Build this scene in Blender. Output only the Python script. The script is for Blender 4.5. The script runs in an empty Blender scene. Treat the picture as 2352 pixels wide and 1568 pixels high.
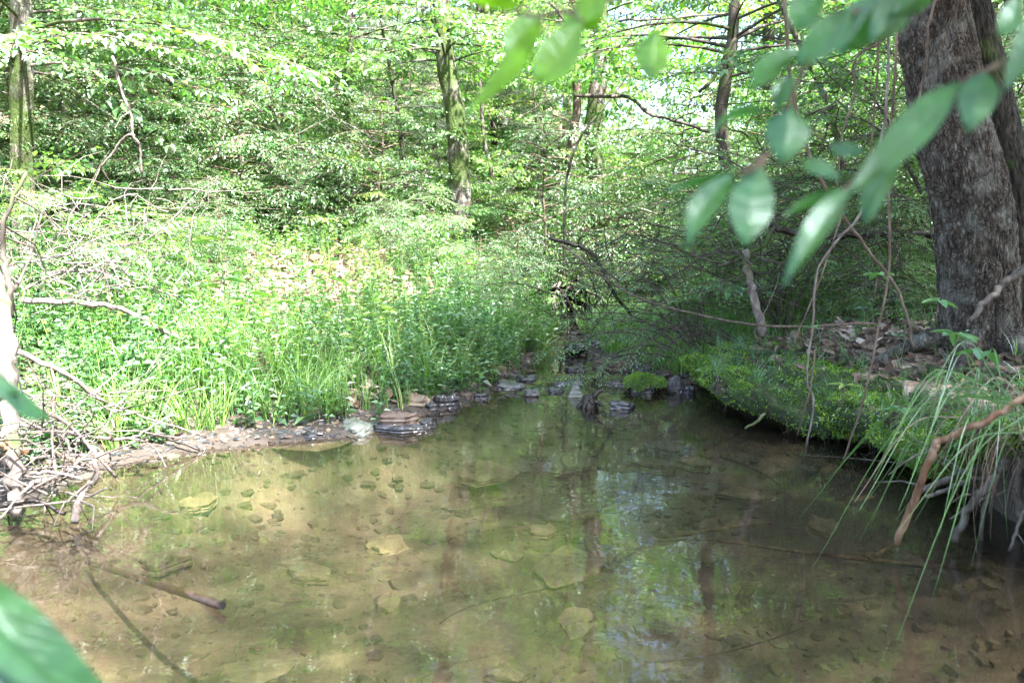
import bpy, math, random
import numpy as np
from mathutils import Vector, noise as mnoise

# ------------------------------------------------------------------ camera, light, exposure
sc = bpy.context.scene
FPX, CXF, CYF, PITCH = 1882.0, 1176.0, 784.0, math.radians(7.4)   # photograph measured on a 2352 x 1568 grid
cam_d = bpy.data.cameras.new("camera"); cam = bpy.data.objects.new("camera", cam_d)
sc.collection.objects.link(cam); sc.camera = cam
cam.location = (0, 0, 1.0); cam.rotation_euler = (math.radians(90) - PITCH, 0, 0)
cam_d.sensor_width = 36; cam_d.lens = FPX / 2352 * 36; cam_d.clip_start = 0.02; cam_d.clip_end = 600
cam_d.dof.use_dof = True; cam_d.dof.focus_distance = 4.6; cam_d.dof.aperture_fstop = 4.0

SUN_EL, SUN_AZ = 58.0, 142.0      # elevation; azimuth clockwise from +Y (negative = left of view)
w = bpy.data.worlds.new("World"); sc.world = w; w.use_nodes = True
nt = w.node_tree; nt.nodes.clear()
sky = nt.nodes.new("ShaderNodeTexSky"); sky.sky_type = 'NISHITA'; sky.sun_disc = False
sky.sun_elevation = math.radians(SUN_EL); sky.sun_rotation = math.radians(SUN_AZ)
sky.air_density = 1.0; sky.dust_density = 2.5; sky.ozone_density = 0.8
bg = nt.nodes.new("ShaderNodeBackground"); bg.inputs[1].default_value = 0.09
wo = nt.nodes.new("ShaderNodeOutputWorld")
nt.links.new(sky.outputs[0], bg.inputs[0]); nt.links.new(bg.outputs[0], wo.inputs[0])
sl = bpy.data.lights.new("sun", 'SUN'); sl.energy = 4.9; sl.angle = math.radians(1.2); sl.color = (1, .97, .92)
so = bpy.data.objects.new("sun", sl); sc.collection.objects.link(so)
az, el = math.radians(SUN_AZ), math.radians(SUN_EL)
SUN = np.array([math.sin(az) * math.cos(el), math.cos(az) * math.cos(el), math.sin(el)])
so.rotation_euler = Vector(SUN).to_track_quat('Z', 'Y').to_euler()
sc.view_settings.view_transform = 'Standard'; sc.view_settings.look = 'None'
sc.view_settings.exposure = 3.75; sc.view_settings.gamma = 1
sc.view_settings.use_curve_mapping = False
cy = sc.cycles
cy.max_bounces = 7; cy.diffuse_bounces = 3; cy.glossy_bounces = 2; cy.transmission_bounces = 4
cy.transparent_max_bounces = 8; cy.use_denoising = True; cy.caustics_reflective = False; cy.caustics_refractive = False
cy.use_adaptive_sampling = True; cy.adaptive_threshold = 0.008; cy.sample_clamp_indirect = 6

R0 = np.random.default_rng(7)
def rng(s): return np.random.default_rng(s)

# ------------------------------------------------------------------ measuring helpers
def ray(x, y):
    a, v = (x - CXF) / FPX, (CYF - y) / FPX
    return np.array([a, math.cos(PITCH) + v * math.sin(PITCH), -math.sin(PITCH) + v * math.cos(PITCH)])
def P(x, y, d):
    r = ray(x, y); return np.array([0, 0, 1.0]) + r * (d / r[1])
def W(x, y, z=0.0):
    r = ray(x, y); return np.array([0, 0, 1.0]) + r * ((z - 1.0) / r[2])
def px(n, d): return n * d / FPX

# ------------------------------------------------------------------ terrain
LY = [-12, 0, 1.7, 2.5, 2.9, 3.4, 3.75, 4.05, 4.3, 4.7, 5.1, 5.6, 6.5, 7.2, 8, 10, 14, 20, 40]
LX = [-3, -2.4, -2.1, -1.95, -1.85, -1.8, -1.45, -.75, -.62, -.33, -.12, .08, .14, .18, .4, 1.1, 2.8, 5, 9]
RY = [-12, 0, 1.6, 2.4, 2.8, 3.5, 3.85, 4.2, 4.9, 5.25, 5.45, 5.8, 6.5, 7.2, 8, 10, 14, 20, 40]
RX = [2.2, 1.9, 1.7, 1.58, 1.5, 1.58, 1.46, 1.22, 1.12, 1.12, .95, .78, .62, .5, .75, 1.6, 3.5, 6, 10.5]
def XL(y): return np.interp(y, LY, LX)
def XR(y): return np.interp(y, RY, RX)
def ss(a, b, x):
    t = np.clip((x - a) / (b - a), 0, 1); return t * t * (3 - 2 * t)
def YS(x): return np.interp(x, [-3, -1.9, -1.75, -1.45, -1.0, -.75, -.5, -.33, -.1, .1], [2.6, 3.3, 3.55, 3.85, 4.0, 4.12, 4.5, 4.8, 5.3, 5.9])
def wz(y): return .045 * ss(5.12, 5.42, y) + .07 * ss(6.45, 7.0, y) + .1 * ss(8, 14, y)
def vnoise(x, y, s):
    xi, yi = np.floor(x), np.floor(y); fx, fy = x - xi, y - yi
    fx = fx * fx * (3 - 2 * fx); fy = fy * fy * (3 - 2 * fy)
    def h(a, b):
        v = np.sin(a * 127.1 + b * 311.7 + s * 74.7) * 43758.5453; return v - np.floor(v)
    return ((h(xi, yi) * (1 - fx) + h(xi + 1, yi) * fx) * (1 - fy) + (h(xi, yi + 1) * (1 - fx) + h(xi + 1, yi + 1) * fx) * fy) * 2 - 1
def fbm(x, y, s, o=4):
    r, a = 0, 1.0
    for i in range(o):
        r = r + a * vnoise(x * 2 ** i, y * 2 ** i, s + i); a *= .5
    return r
def H(x, y):
    x = np.asarray(x, float); y = np.asarray(y, float)
    l = XL(y) + .05 * fbm(y * 3, y * 0, 3, 3) * (y > 2.5); r = XR(y); dl = l - x; dr = x - r
    m = np.minimum(-dl, -dr)
    dep = .05 + .27 * ss(0, 1.0, m) + .02 * fbm(x * 2, y * 2, 5, 3)
    dep = np.where(y > 4.9, .03 + (dep - .03) * (1 - ss(4.9, 5.3, y)) * .8 + .02 * ss(4.9, 5.3, y), dep)
    dep = dep + .1 * ss(.5, 1.4, x) * (y < 4.6) * ss(.05, .3, m)
    inside = wz(y) - dep
    up = .155 * np.clip(y - 4.4, 0, 8) + .3 * np.clip(y - 12.4, 0, 30) - .12 * np.clip(y - 30, 0, 100)
    # left side
    flat = np.clip(dl, 0, 60)
    beach = .03 * ss(0, .12, dl) + .14 * ss(.15, .9, y - YS(x))
    left = wz(y) * .6 + beach + up * ss(.0, 1.6, dl) * (1 - .55 * ss(0, 4, x - 0) * ss(9, 12, y)) + .2 * ss(.5, 2.4, dl) * (1 - ss(4, 5.5, y)) + .03 * np.clip(dl - 2, 0, 30)
    left = left + .035 * fbm(x * 1.3, y * 1.3, 11, 4) * ss(.1, 1, dl)
    # right side
    near = 1 - ss(5.0, 5.5, y)
    wall = -.1 + .42 * ss(.24, .33, dr) + .14 * ss(.4, 1.0, dr) + .06 * np.clip(dr - 1, 0, 3)
    bar = wz(y) + .03 * ss(0, .1, dr) + .04 * ss(.2, .5, dr) + .3 * ss(.6, 1.3, dr) + up * .35 * ss(.5, 2.5, dr) + .05 * np.clip(dr - 1, 0, 20)
    right = wall * near + bar * (1 - near) + .03 * fbm(x * 1.7, y * 1.7, 21, 4) * ss(.4, 1, dr)
    z = np.where(dl > 0, left, np.where(dr > 0, right, inside))
    # shore continuity
    z = np.where((dl <= 0) & (dl > -.12), inside + (wz(y) - .0 - inside) * ss(-.12, 0, dl), z)
    z = np.where((dr <= 0) & (dr > -.1) & (near < .5), inside + (wz(y) - inside) * ss(-.1, 0, dr), z)
    return z
def G(x, y, d0=1.0, d1=60):
    """first ground hit of the view ray"""
    r = ray(x, y); r = r / r[1]
    ds = np.linspace(d0, d1, 3000)
    pz = 1 + r[2] * ds; hz = np.maximum(H(r[0] * ds, ds), -9)
    k = np.argmax(pz < hz); d = ds[k] if pz[k] < hz[k] else d1
    return np.array([r[0] * d, d, float(H(r[0] * d, d))])

# ------------------------------------------------------------------ mesh accumulation
class MB:
    def __init__(s): s.v = []; s.f = []; s.m = []; s.s = []; s.n = 0
    def add(s, v, f, m=0, smooth=False):
        v = np.asarray(v, float).reshape(-1, 3); f = np.asarray(f, int).reshape(-1, 3)
        s.v.append(v); s.f.append(f + s.n); s.n += len(v)
        s.m.append(np.full(len(f), m) if np.isscalar(m) else m); s.s.append(np.full(len(f), smooth) if np.isscalar(smooth) else smooth)
        return s
    def arrays(s): return np.concatenate(s.v), np.concatenate(s.f), np.concatenate(s.m), np.concatenate(s.s)
    def mesh(s, name, mats):
        v, f, m, sm = s.arrays(); me = bpy.data.meshes.new(name)
        me.vertices.add(len(v)); me.vertices.foreach_set("co", v.ravel())
        me.loops.add(len(f) * 3); me.loops.foreach_set("vertex_index", f.ravel().astype(np.int32))
        me.polygons.add(len(f)); me.polygons.foreach_set("loop_start", np.arange(0, len(f) * 3, 3, dtype=np.int32))
        me.polygons.foreach_set("loop_total", np.full(len(f), 3, dtype=np.int32))
        me.update(calc_edges=True)
        for k in (mats if isinstance(mats, (list, tuple)) else [mats]): me.materials.append(k)
        me.polygons.foreach_set("material_index", m.astype(np.int32)); me.polygons.foreach_set("use_smooth", sm.astype(bool))
        me.update(); return me
    def build(s, name, mats, parent=None, origin=None):
        if origin is not None:
            o_ = np.asarray(origin, float); s.v = [a - o_ for a in s.v]
        o = bpy.data.objects.new(name, s.mesh(name, mats)); sc.collection.objects.link(o)
        if parent is not None: o.parent = parent
        elif origin is not None: o.location = tuple(origin)
        return o
def tag(o, label=None, cat=None, group=None, kind=None):
    if label: o['label'] = label
    if cat: o['category'] = cat
    if group: o['group'] = group
    if kind: o['kind'] = kind
    return o
def empty(name, loc, label, cat, group=None):
    o = bpy.data.objects.new(name, None); sc.collection.objects.link(o); o.location = tuple(loc); o.empty_display_size = .1
    return tag(o, label, cat, group)
def part_to(mb, name, mats, root):
    return mb.build(name, mats, root, origin=np.array(root.location))

def unit(a): return a / np.maximum(np.linalg.norm(a, axis=-1, keepdims=True), 1e-9)
def frames(d, up):
    d = unit(d); y = unit(np.cross(up, d)); z = np.cross(d, y); return np.stack([d, y, z], axis=-1)

def smooth_path(pts, n):
    pts = np.asarray(pts, float); k = len(pts)
    if k == 2: t = np.linspace(0, 1, n)[:, None]; return pts[0] * (1 - t) + pts[1] * t
    q = np.vstack([2 * pts[0] - pts[1], pts, 2 * pts[-1] - pts[-2]]); u = np.linspace(0, k - 1, n); out = []
    for a in u:
        i = min(int(a), k - 2); t = a - i; p0, p1, p2, p3 = q[i], q[i + 1], q[i + 2], q[i + 3]
        out.append(.5 * (2 * p1 + (p2 - p0) * t + (2 * p0 - 5 * p1 + 4 * p2 - p3) * t * t + (3 * p1 - 3 * p2 + p3 - p0) * t ** 3))
    return np.array(out)
def tube(mb, pts, rad, sides=5, m=0, cap=True, smooth=True, rough=0, seed=0):
    pts = np.asarray(pts, float); n = len(pts); rad = np.broadcast_to(np.asarray(rad, float), (n,)) if np.ndim(rad) <= 1 and np.size(rad) in (1, n) else np.interp(np.linspace(0, 1, n), np.linspace(0, 1, len(rad)), rad)
    d = unit(np.gradient(pts, axis=0)); u = np.array([0, 0, 1.0]) if abs(d[0][2]) < .9 else np.array([1.0, 0, 0])
    U = np.zeros((n, 3)); u = unit(u - d[0] * (u @ d[0]))
    for i in range(n):
        u = unit(u - d[i] * (u @ d[i])); U[i] = u
    V = np.cross(d, U); a = np.linspace(0, 2 * math.pi, sides, endpoint=False)
    rr = rad[:, None] * np.ones((1, sides))
    if rough: rr = rr * (1 + rough * rng(seed).normal(size=(n, sides)))
    v = pts[:, None] + rr[..., None] * (U[:, None] * np.cos(a)[None, :, None] + V[:, None] * np.sin(a)[None, :, None])
    i = np.arange(n - 1)[:, None] * sides; j = np.arange(sides)[None]; k = (j + 1) % sides
    A, B, C, D = i + j, i + k, i + sides + k, i + sides + j
    f = np.concatenate([np.stack([A, B, C], -1).reshape(-1, 3), np.stack([A, C, D], -1).reshape(-1, 3)])
    v = v.reshape(-1, 3); sm = np.full(len(f), smooth)
    if cap:
        v = np.vstack([v, pts[0], pts[-1]]); c0, c1 = n * sides, n * sides + 1; j = np.arange(sides); k = (j + 1) % sides
        f = np.vstack([f, np.stack([np.full(sides, c0), k, j], -1), np.stack([np.full(sides, c1), (n - 1) * sides + j, (n - 1) * sides + k], -1)])
        sm = np.concatenate([sm, np.zeros(2 * sides, bool)])
    mb.add(v, f, m, sm); return mb

def leaves(mb, Pn, D, N, L, Wd, fold=.18, curl=.15, m=0, hi=False):
    """leaf blades: diamond pair (2 tris) or six-point folded blade (4 tris)"""
    n = len(Pn); D = unit(D); S = unit(np.cross(D, N)); N = np.cross(S, D)
    L = np.broadcast_to(np.asarray(L, float), (n,))[:, None]; Wd = np.broadcast_to(np.asarray(Wd, float), (n,))[:, None]
    if not hi:
        a = Pn + D * L * .42
        v = np.stack([Pn, a + S * Wd * .5 + N * fold * Wd, Pn + D * L - N * curl * L, a - S * Wd * .5 + N * fold * Wd], 1)
        f = np.array([[0, 1, 2], [0, 2, 3]])
    else:
        a = Pn + D * L * .3; b = Pn + D * L * .68 - N * curl * L * .4
        v = np.stack([Pn, a + S * Wd * .5 + N * fold * Wd, b + S * Wd * .36 + N * fold * Wd * .7, Pn + D * L - N * curl * L,
                      b - S * Wd * .36 + N * fold * Wd * .7, a - S * Wd * .5 + N * fold * Wd], 1)
        f = np.array([[0, 1, 2], [0, 2, 3], [0, 3, 4], [0, 4, 5]])
    k = v.shape[1]; F = (f[None] + (np.arange(n) * k)[:, None, None]).reshape(-1, 3)
    mb.add(v.reshape(-1, 3), F, m, False); return mb
def stamp(mb, proto, mats, pos):
    v, f, m, s = proto; K = len(pos)
    V = np.einsum('kij,vj->kvi', mats, v) + pos[:, None]
    F = (f[None] + (np.arange(K) * len(v))[:, None, None]).reshape(-1, 3)
    mb.add(V.reshape(-1, 3), F, np.tile(m, K), np.tile(s, K))
def jit(r, n, a): return r.normal(size=(n, 3)) * a
def rot_up(r, n, tilt=.15, scale=None, lo=.7, hi=1.3):
    """random yaw frames for upright plants"""
    a = r.uniform(0, 2 * math.pi, n); d = np.stack([np.cos(a), np.sin(a), r.normal(size=n) * tilt], -1)
    u = np.array([0, 0, 1.0]) + r.normal(size=(n, 3)) * tilt
    s = r.uniform(lo, hi, n) if scale is None else scale
    return frames(d, u) * np.asarray(s)[:, None, None]

# ------------------------------------------------------------------ materials
MATS = {}
def mat(name):
    m = bpy.data.materials.new(name); m.use_nodes = True; m.node_tree.nodes.clear(); MATS[name] = m
    t = m.node_tree
    def nd(k, **kw):
        n = t.nodes.new(k)
        for a, b in kw.items():
            if a.startswith('i_'):
                key = a[2:]; n.inputs[int(key) if key.isdigit() else key.replace('_', ' ')].default_value = b
            else: setattr(n, a, b)
        return n
    out = nd("ShaderNodeOutputMaterial"); return m, t, nd, (lambda a, b: t.links.new(a, b)), out
def ramp(nd, stops):
    r = nd("ShaderNodeValToRGB"); e = r.color_ramp.elements
    while len(e) > 1: e.remove(e[0])
    e[0].position = stops[0][0]; e[0].color = (*stops[0][1], 1)
    for p, c in stops[1:]:
        q = e.new(p); q.color = (*c, 1)
    return r
def leaf_mat(name, stops, trans=(1.2, 1.6, .55), tmix=.45, gloss=.07, rough=.35, clump=.35, cscale=1.2):
    m, t, nd, ln, out = mat(name)
    g = nd("ShaderNodeNewGeometry"); tc = nd("ShaderNodeTexCoord"); oi = nd("ShaderNodeObjectInfo")
    nz = nd("ShaderNodeTexNoise", i_Scale=cscale, i_Detail=2.0); ln(g.outputs['Position'], nz.inputs['Vector'])
    a = nd("ShaderNodeMath", operation='MULTIPLY_ADD'); ln(nz.outputs[0], a.inputs[0]); a.inputs[1].default_value = clump * 3; a.inputs[2].default_value = -clump * 1.5
    b = nd("ShaderNodeMath", operation='ADD', use_clamp=True); ln(a.outputs[0], b.inputs[0]); ln(g.outputs['Random Per Island'], b.inputs[1])
    r = ramp(nd, stops); ln(b.outputs[0], r.inputs[0])
    tm = nd("ShaderNodeMix", data_type='RGBA', blend_type='MULTIPLY'); tm.inputs[0].default_value = 1; ln(r.outputs[0], tm.inputs[6]); tm.inputs[7].default_value = (*trans, 1)
    tm.clamp_result = False
    df = nd("ShaderNodeBsdfDiffuse"); ln(r.outputs[0], df.inputs[0])
    tr = nd("ShaderNodeBsdfTranslucent"); ln(tm.outputs[2], tr.inputs[0])
    m1 = nd("ShaderNodeMixShader"); m1.inputs[0].default_value = tmix; ln(df.outputs[0], m1.inputs[1]); ln(tr.outputs[0], m1.inputs[2])
    gl = nd("ShaderNodeBsdfGlossy", i_Roughness=rough + .18); gl.inputs[0].default_value = (.75, .85, .85, 1)
    lw = nd("ShaderNodeLayerWeight", i_Blend=.25); ma = nd("ShaderNodeMath", operation='MULTIPLY_ADD', use_clamp=True); ln(lw.outputs[0], ma.inputs[0]); ma.inputs[1].default_value = .22; ma.inputs[2].default_value = gloss
    m2 = nd("ShaderNodeMixShader"); ln(ma.outputs[0], m2.inputs[0]); ln(m1.outputs[0], m2.inputs[1]); ln(gl.outputs[0], m2.inputs[2])
    ln(m2.outputs[0], out.inputs[0]); return m
M_leaf = leaf_mat("broad_leaf", [(0, (.032, .1, .024)), (.5, (.07, .175, .034)), (.85, (.12, .23, .04)), (1, (.2, .28, .05))])
M_leafy = leaf_mat("yellow_leaf", [(0, (.07, .16, .03)), (.5, (.13, .25, .045)), (1, (.26, .32, .06))], gloss=.05)
M_leafb = leaf_mat("blue_green_leaf", [(0, (.038, .11, .034)), (.6, (.075, .185, .05)), (1, (.13, .25, .065))], gloss=.09, rough=.3)
M_leafd = leaf_mat("dark_leaf", [(0, (.03, .075, .025)), (.6, (.06, .125, .03)), (1, (.09, .17, .035))], gloss=.07)
M_cedar = leaf_mat("cedar_leaf", [(0, (.05, .085, .04)), (.6, (.09, .13, .065)), (1, (.15, .18, .09))], trans=(1, 1, .8), tmix=.25, gloss=.03, rough=.6)
M_grass = leaf_mat("grass_blade", [(0, (.06, .14, .025)), (.5, (.13, .25, .035)), (.9, (.2, .33, .06)), (1, (.3, .3, .12))], gloss=.04, tmix=.4)
M_sedge_shaded = leaf_mat("shaded_sedge_blade", [(0, (.035, .09, .03)), (.5, (.06, .14, .04)), (.9, (.09, .19, .05)), (1, (.2, .17, .08))], gloss=.05, tmix=.3)  # grass colours darkened: the right bank's shade put into the blades
M_moss = leaf_mat("moss_frond", [(0, (.04, .1, .009)), (.4, (.09, .19, .014)), (.7, (.15, .27, .018)), (1, (.22, .32, .035))], tmix=.3, gloss=.01, rough=.6, clump=.5, cscale=7)
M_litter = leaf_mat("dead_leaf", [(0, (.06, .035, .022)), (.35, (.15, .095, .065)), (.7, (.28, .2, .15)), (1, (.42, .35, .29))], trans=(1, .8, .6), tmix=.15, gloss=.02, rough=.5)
M_litterd = leaf_mat("dark_dead_leaf", [(0, (.025, .015, .01)), (.5, (.07, .042, .028)), (.85, (.13, .085, .06)), (1, (.2, .15, .12))], trans=(1, .8, .6), tmix=.1, gloss=.02, rough=.5)  # darker brown set of the dead leaf colours
M_fore = leaf_mat("near_leaf", [(0, (.05, .15, .04)), (1, (.08, .2, .05))], trans=(2.1, 1.9, .35), tmix=.5, gloss=.035, rough=.25, clump=.1)
def near_mat(name, col, trans, gloss):
    m, t, nd, ln, out = mat(name)
    uv = nd("ShaderNodeUVMap"); sx = nd("ShaderNodeSeparateXYZ"); ln(uv.outputs[0], sx.inputs[0])
    a = nd("ShaderNodeMath", operation='ABSOLUTE'); ln(sx.outputs[0], a.inputs[0])
    k = nd("ShaderNodeMath", operation='MULTIPLY_ADD'); ln(a.outputs[0], k.inputs[0]); k.inputs[1].default_value = -2.3
    k2 = nd("ShaderNodeMath", operation='MULTIPLY'); ln(sx.outputs[1], k2.inputs[0]); k2.inputs[1].default_value = 9.0; ln(k2.outputs[0], k.inputs[2])
    fr = nd("ShaderNodeMath", operation='FRACT'); ln(k.outputs[0], fr.inputs[0])
    rv = ramp(nd, [(0, (1, 1, 1)), (.09, (0, 0, 0)), (.91, (0, 0, 0)), (1, (1, 1, 1))]); ln(fr.outputs[0], rv.inputs[0])
    rm = ramp(nd, [(0, (1, 1, 1)), (.05, (.7, .7, .7)), (.1, (0, 0, 0))]); ln(a.outputs[0], rm.inputs[0])
    mx = nd("ShaderNodeMath", operation='MAXIMUM'); ln(rv.outputs[0], mx.inputs[0]); ln(rm.outputs[0], mx.inputs[1])
    g = nd("ShaderNodeNewGeometry"); nz = nd("ShaderNodeTexNoise", i_Scale=60.0, i_Detail=4.0); ln(g.outputs['Position'], nz.inputs['Vector'])
    rc = ramp(nd, [(.35, tuple(c * .75 for c in col)), (.65, tuple(c * 1.2 for c in col))]); ln(nz.outputs[0], rc.inputs[0])
    x = nd("ShaderNodeMix", data_type='RGBA'); q = nd("ShaderNodeMath", operation='MULTIPLY'); ln(mx.outputs[0], q.inputs[0]); q.inputs[1].default_value = .45
    ln(q.outputs[0], x.inputs[0]); ln(rc.outputs[0], x.inputs[6]); x.inputs[7].default_value = (col[0] * 2.2, col[1] * 1.5, col[2] * 1.8, 1)
    tm = nd("ShaderNodeMix", data_type='RGBA', blend_type='MULTIPLY'); tm.inputs[0].default_value = 1; ln(rc.outputs[0], tm.inputs[6]); tm.inputs[7].default_value = (*trans, 1); tm.clamp_result = False
    df = nd("ShaderNodeBsdfDiffuse"); ln(x.outputs[2], df.inputs[0]); tr = nd("ShaderNodeBsdfTranslucent"); ln(tm.outputs[2], tr.inputs[0])
    m1 = nd("ShaderNodeMixShader"); m1.inputs[0].default_value = .5; ln(df.outputs[0], m1.inputs[1]); ln(tr.outputs[0], m1.inputs[2])
    b = nd("ShaderNodeBump", i_Strength=.5, i_Distance=.0006, invert=True); ln(mx.outputs[0], b.inputs['Height'])
    gl = nd("ShaderNodeBsdfGlossy", i_Roughness=.42); gl.inputs[0].default_value = (.7, .85, .9, 1); ln(b.outputs[0], gl.inputs['Normal']); ln(b.outputs[0], df.inputs['Normal'])
    m2 = nd("ShaderNodeMixShader"); m2.inputs[0].default_value = gloss; ln(m1.outputs[0], m2.inputs[1]); ln(gl.outputs[0], m2.inputs[2]); ln(m2.outputs[0], out.inputs[0]); return m
M_fore = near_mat("near_leaf_green", (.034, .11, .032), (1.4, 2.0, .4), .045)
M_fore_backlit = near_mat("near_leaf_backlit", (.1, .235, .02), (1.8, 1.9, .35), .04)  # yellow green of sun shining through, put into the leaf colour


def bark_mat(name, dark, mid, light, moss=0.0, lichen=0.0, scale=14, stretch=.22, bump=.6, rough=.85, plates=0):
    m, t, nd, ln, out = mat(name)
    tc = nd("ShaderNodeTexCoord"); mp = nd("ShaderNodeMapping"); mp.inputs['Scale'].default_value = (1, 1, stretch); ln(tc.outputs['Object'], mp.inputs[0])
    n1 = nd("ShaderNodeTexNoise", i_Scale=scale, i_Detail=6.0, i_Roughness=.65, i_Distortion=.6); ln(mp.outputs[0], n1.inputs['Vector'])
    n2 = nd("ShaderNodeTexNoise", i_Scale=2.6, i_Detail=4.0); ln(tc.outputs['Object'], n2.inputs['Vector'])
    r = ramp(nd, [(.3, dark), (.48, mid), (.68, light)]); ln(n1.outputs[0], r.inputs[0]); col = r.outputs[0]; hgt = n1.outputs[0]
    if plates:
        dn = nd("ShaderNodeTexNoise", i_Scale=9.0, i_Detail=3.0); ln(tc.outputs['Object'], dn.inputs['Vector'])
        ad = nd("ShaderNodeVectorMath", operation='MULTIPLY_ADD'); ln(dn.outputs['Color'], ad.inputs[0]); ad.inputs[1].default_value = (.09, .09, .09); ln(mp.outputs[0], ad.inputs[2])
        vo = nd("ShaderNodeTexVoronoi", i_Scale=plates, feature='DISTANCE_TO_EDGE'); ln(ad.outputs[0], vo.inputs['Vector'])
        rp = ramp(nd, [(0, (.3, .28, .26)), (.12, (.7, .68, .66)), (.3, (1, 1, 1))]); ln(vo.outputs[0], rp.inputs[0])
        x = nd("ShaderNodeMix", data_type='RGBA', blend_type='MULTIPLY'); x.inputs[0].default_value = 1; ln(col, x.inputs[6]); ln(rp.outputs[0], x.inputs[7]); col = x.outputs[2]
        hh = nd("ShaderNodeMath", operation='MULTIPLY_ADD'); ln(rp.outputs[0], hh.inputs[0]); hh.inputs[1].default_value = 1.2; ln(n1.outputs[0], hh.inputs[2]); hgt = hh.outputs[0]
    if lichen:
        r2 = ramp(nd, [(.5, (0, 0, 0)), (.62, (1, 1, 1))]); n3 = nd("ShaderNodeTexNoise", i_Scale=9.0, i_Detail=5.0); ln(tc.outputs['Object'], n3.inputs['Vector']); ln(n3.outputs[0], r2.inputs[0])
        q = nd("ShaderNodeMath", operation='MULTIPLY'); ln(r2.outputs[0], q.inputs[0]); q.inputs[1].default_value = lichen
        x = nd("ShaderNodeMix", data_type='RGBA'); ln(q.outputs[0], x.inputs[0]); ln(col, x.inputs[6]); x.inputs[7].default_value = (.38, .4, .36, 1); col = x.outputs[2]
    if moss:
        r3 = ramp(nd, [(.62 - moss * .4, (0, 0, 0)), (.72 - moss * .4, (1, 1, 1))]); ln(n2.outputs[0], r3.inputs[0])
        x = nd("ShaderNodeMix", data_type='RGBA'); ln(r3.outputs[0], x.inputs[0]); ln(col, x.inputs[6]); x.inputs[7].default_value = (.035, .055, .012, 1); col = x.outputs[2]
    b = nd("ShaderNodeBump", i_Strength=bump, i_Distance=.01); ln(hgt, b.inputs['Height'])
    p = nd("ShaderNodeBsdfPrincipled", i_Roughness=rough); ln(col, p.inputs['Base Color']); ln(b.outputs[0], p.inputs['Normal'])
    p.inputs['Specular IOR Level'].default_value = .25
    ln(p.outputs[0], out.inputs[0]); return m
M_bark = bark_mat("grey_bark", (.035, .028, .022), (.12, .1, .085), (.24, .225, .2), moss=.45, lichen=.35, plates=45)
M_bark_big = bark_mat("furrowed_bark", (.016, .012, .009), (.058, .048, .039), (.145, .13, .113), lichen=.15, scale=40, stretch=.3, bump=.8, plates=62)
M_bark_moss = bark_mat("mossy_dark_bark", (.006, .005, .004), (.018, .016, .012), (.05, .045, .035), moss=.12, scale=22, plates=26)
M_barkd = bark_mat("dark_bark", (.012, .01, .008), (.04, .033, .027), (.1, .085, .07), moss=.2)
M_twig = bark_mat("brown_twig", (.03, .02, .015), (.08, .058, .042), (.16, .125, .1), scale=30)
M_twigp = bark_mat("pale_dead_wood", (.04, .032, .028), (.11, .09, .08), (.22, .19, .175), scale=34, stretch=.4, bump=.4)
M_drift = bark_mat("grey_driftwood", (.035, .028, .024), (.11, .09, .08), (.26, .23, .21), moss=.25, scale=26, stretch=.4)
M_orange = bark_mat("orange_brown_wood", (.06, .03, .018), (.15, .08, .045), (.27, .19, .13), scale=20, stretch=.4, bump=.3)
M_root = bark_mat("wet_root", (.014, .011, .009), (.05, .042, .036), (.13, .115, .1), scale=20, rough=.5)
M_black = bark_mat("wet_black_wood", (.004, .0035, .003), (.015, .012, .01), (.045, .035, .028), scale=20, rough=.35)

M_wetbrown = bark_mat("wet_brown_wood", (.014, .008, .005), (.04, .024, .016), (.085, .055, .038), scale=20, rough=.4)

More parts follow.
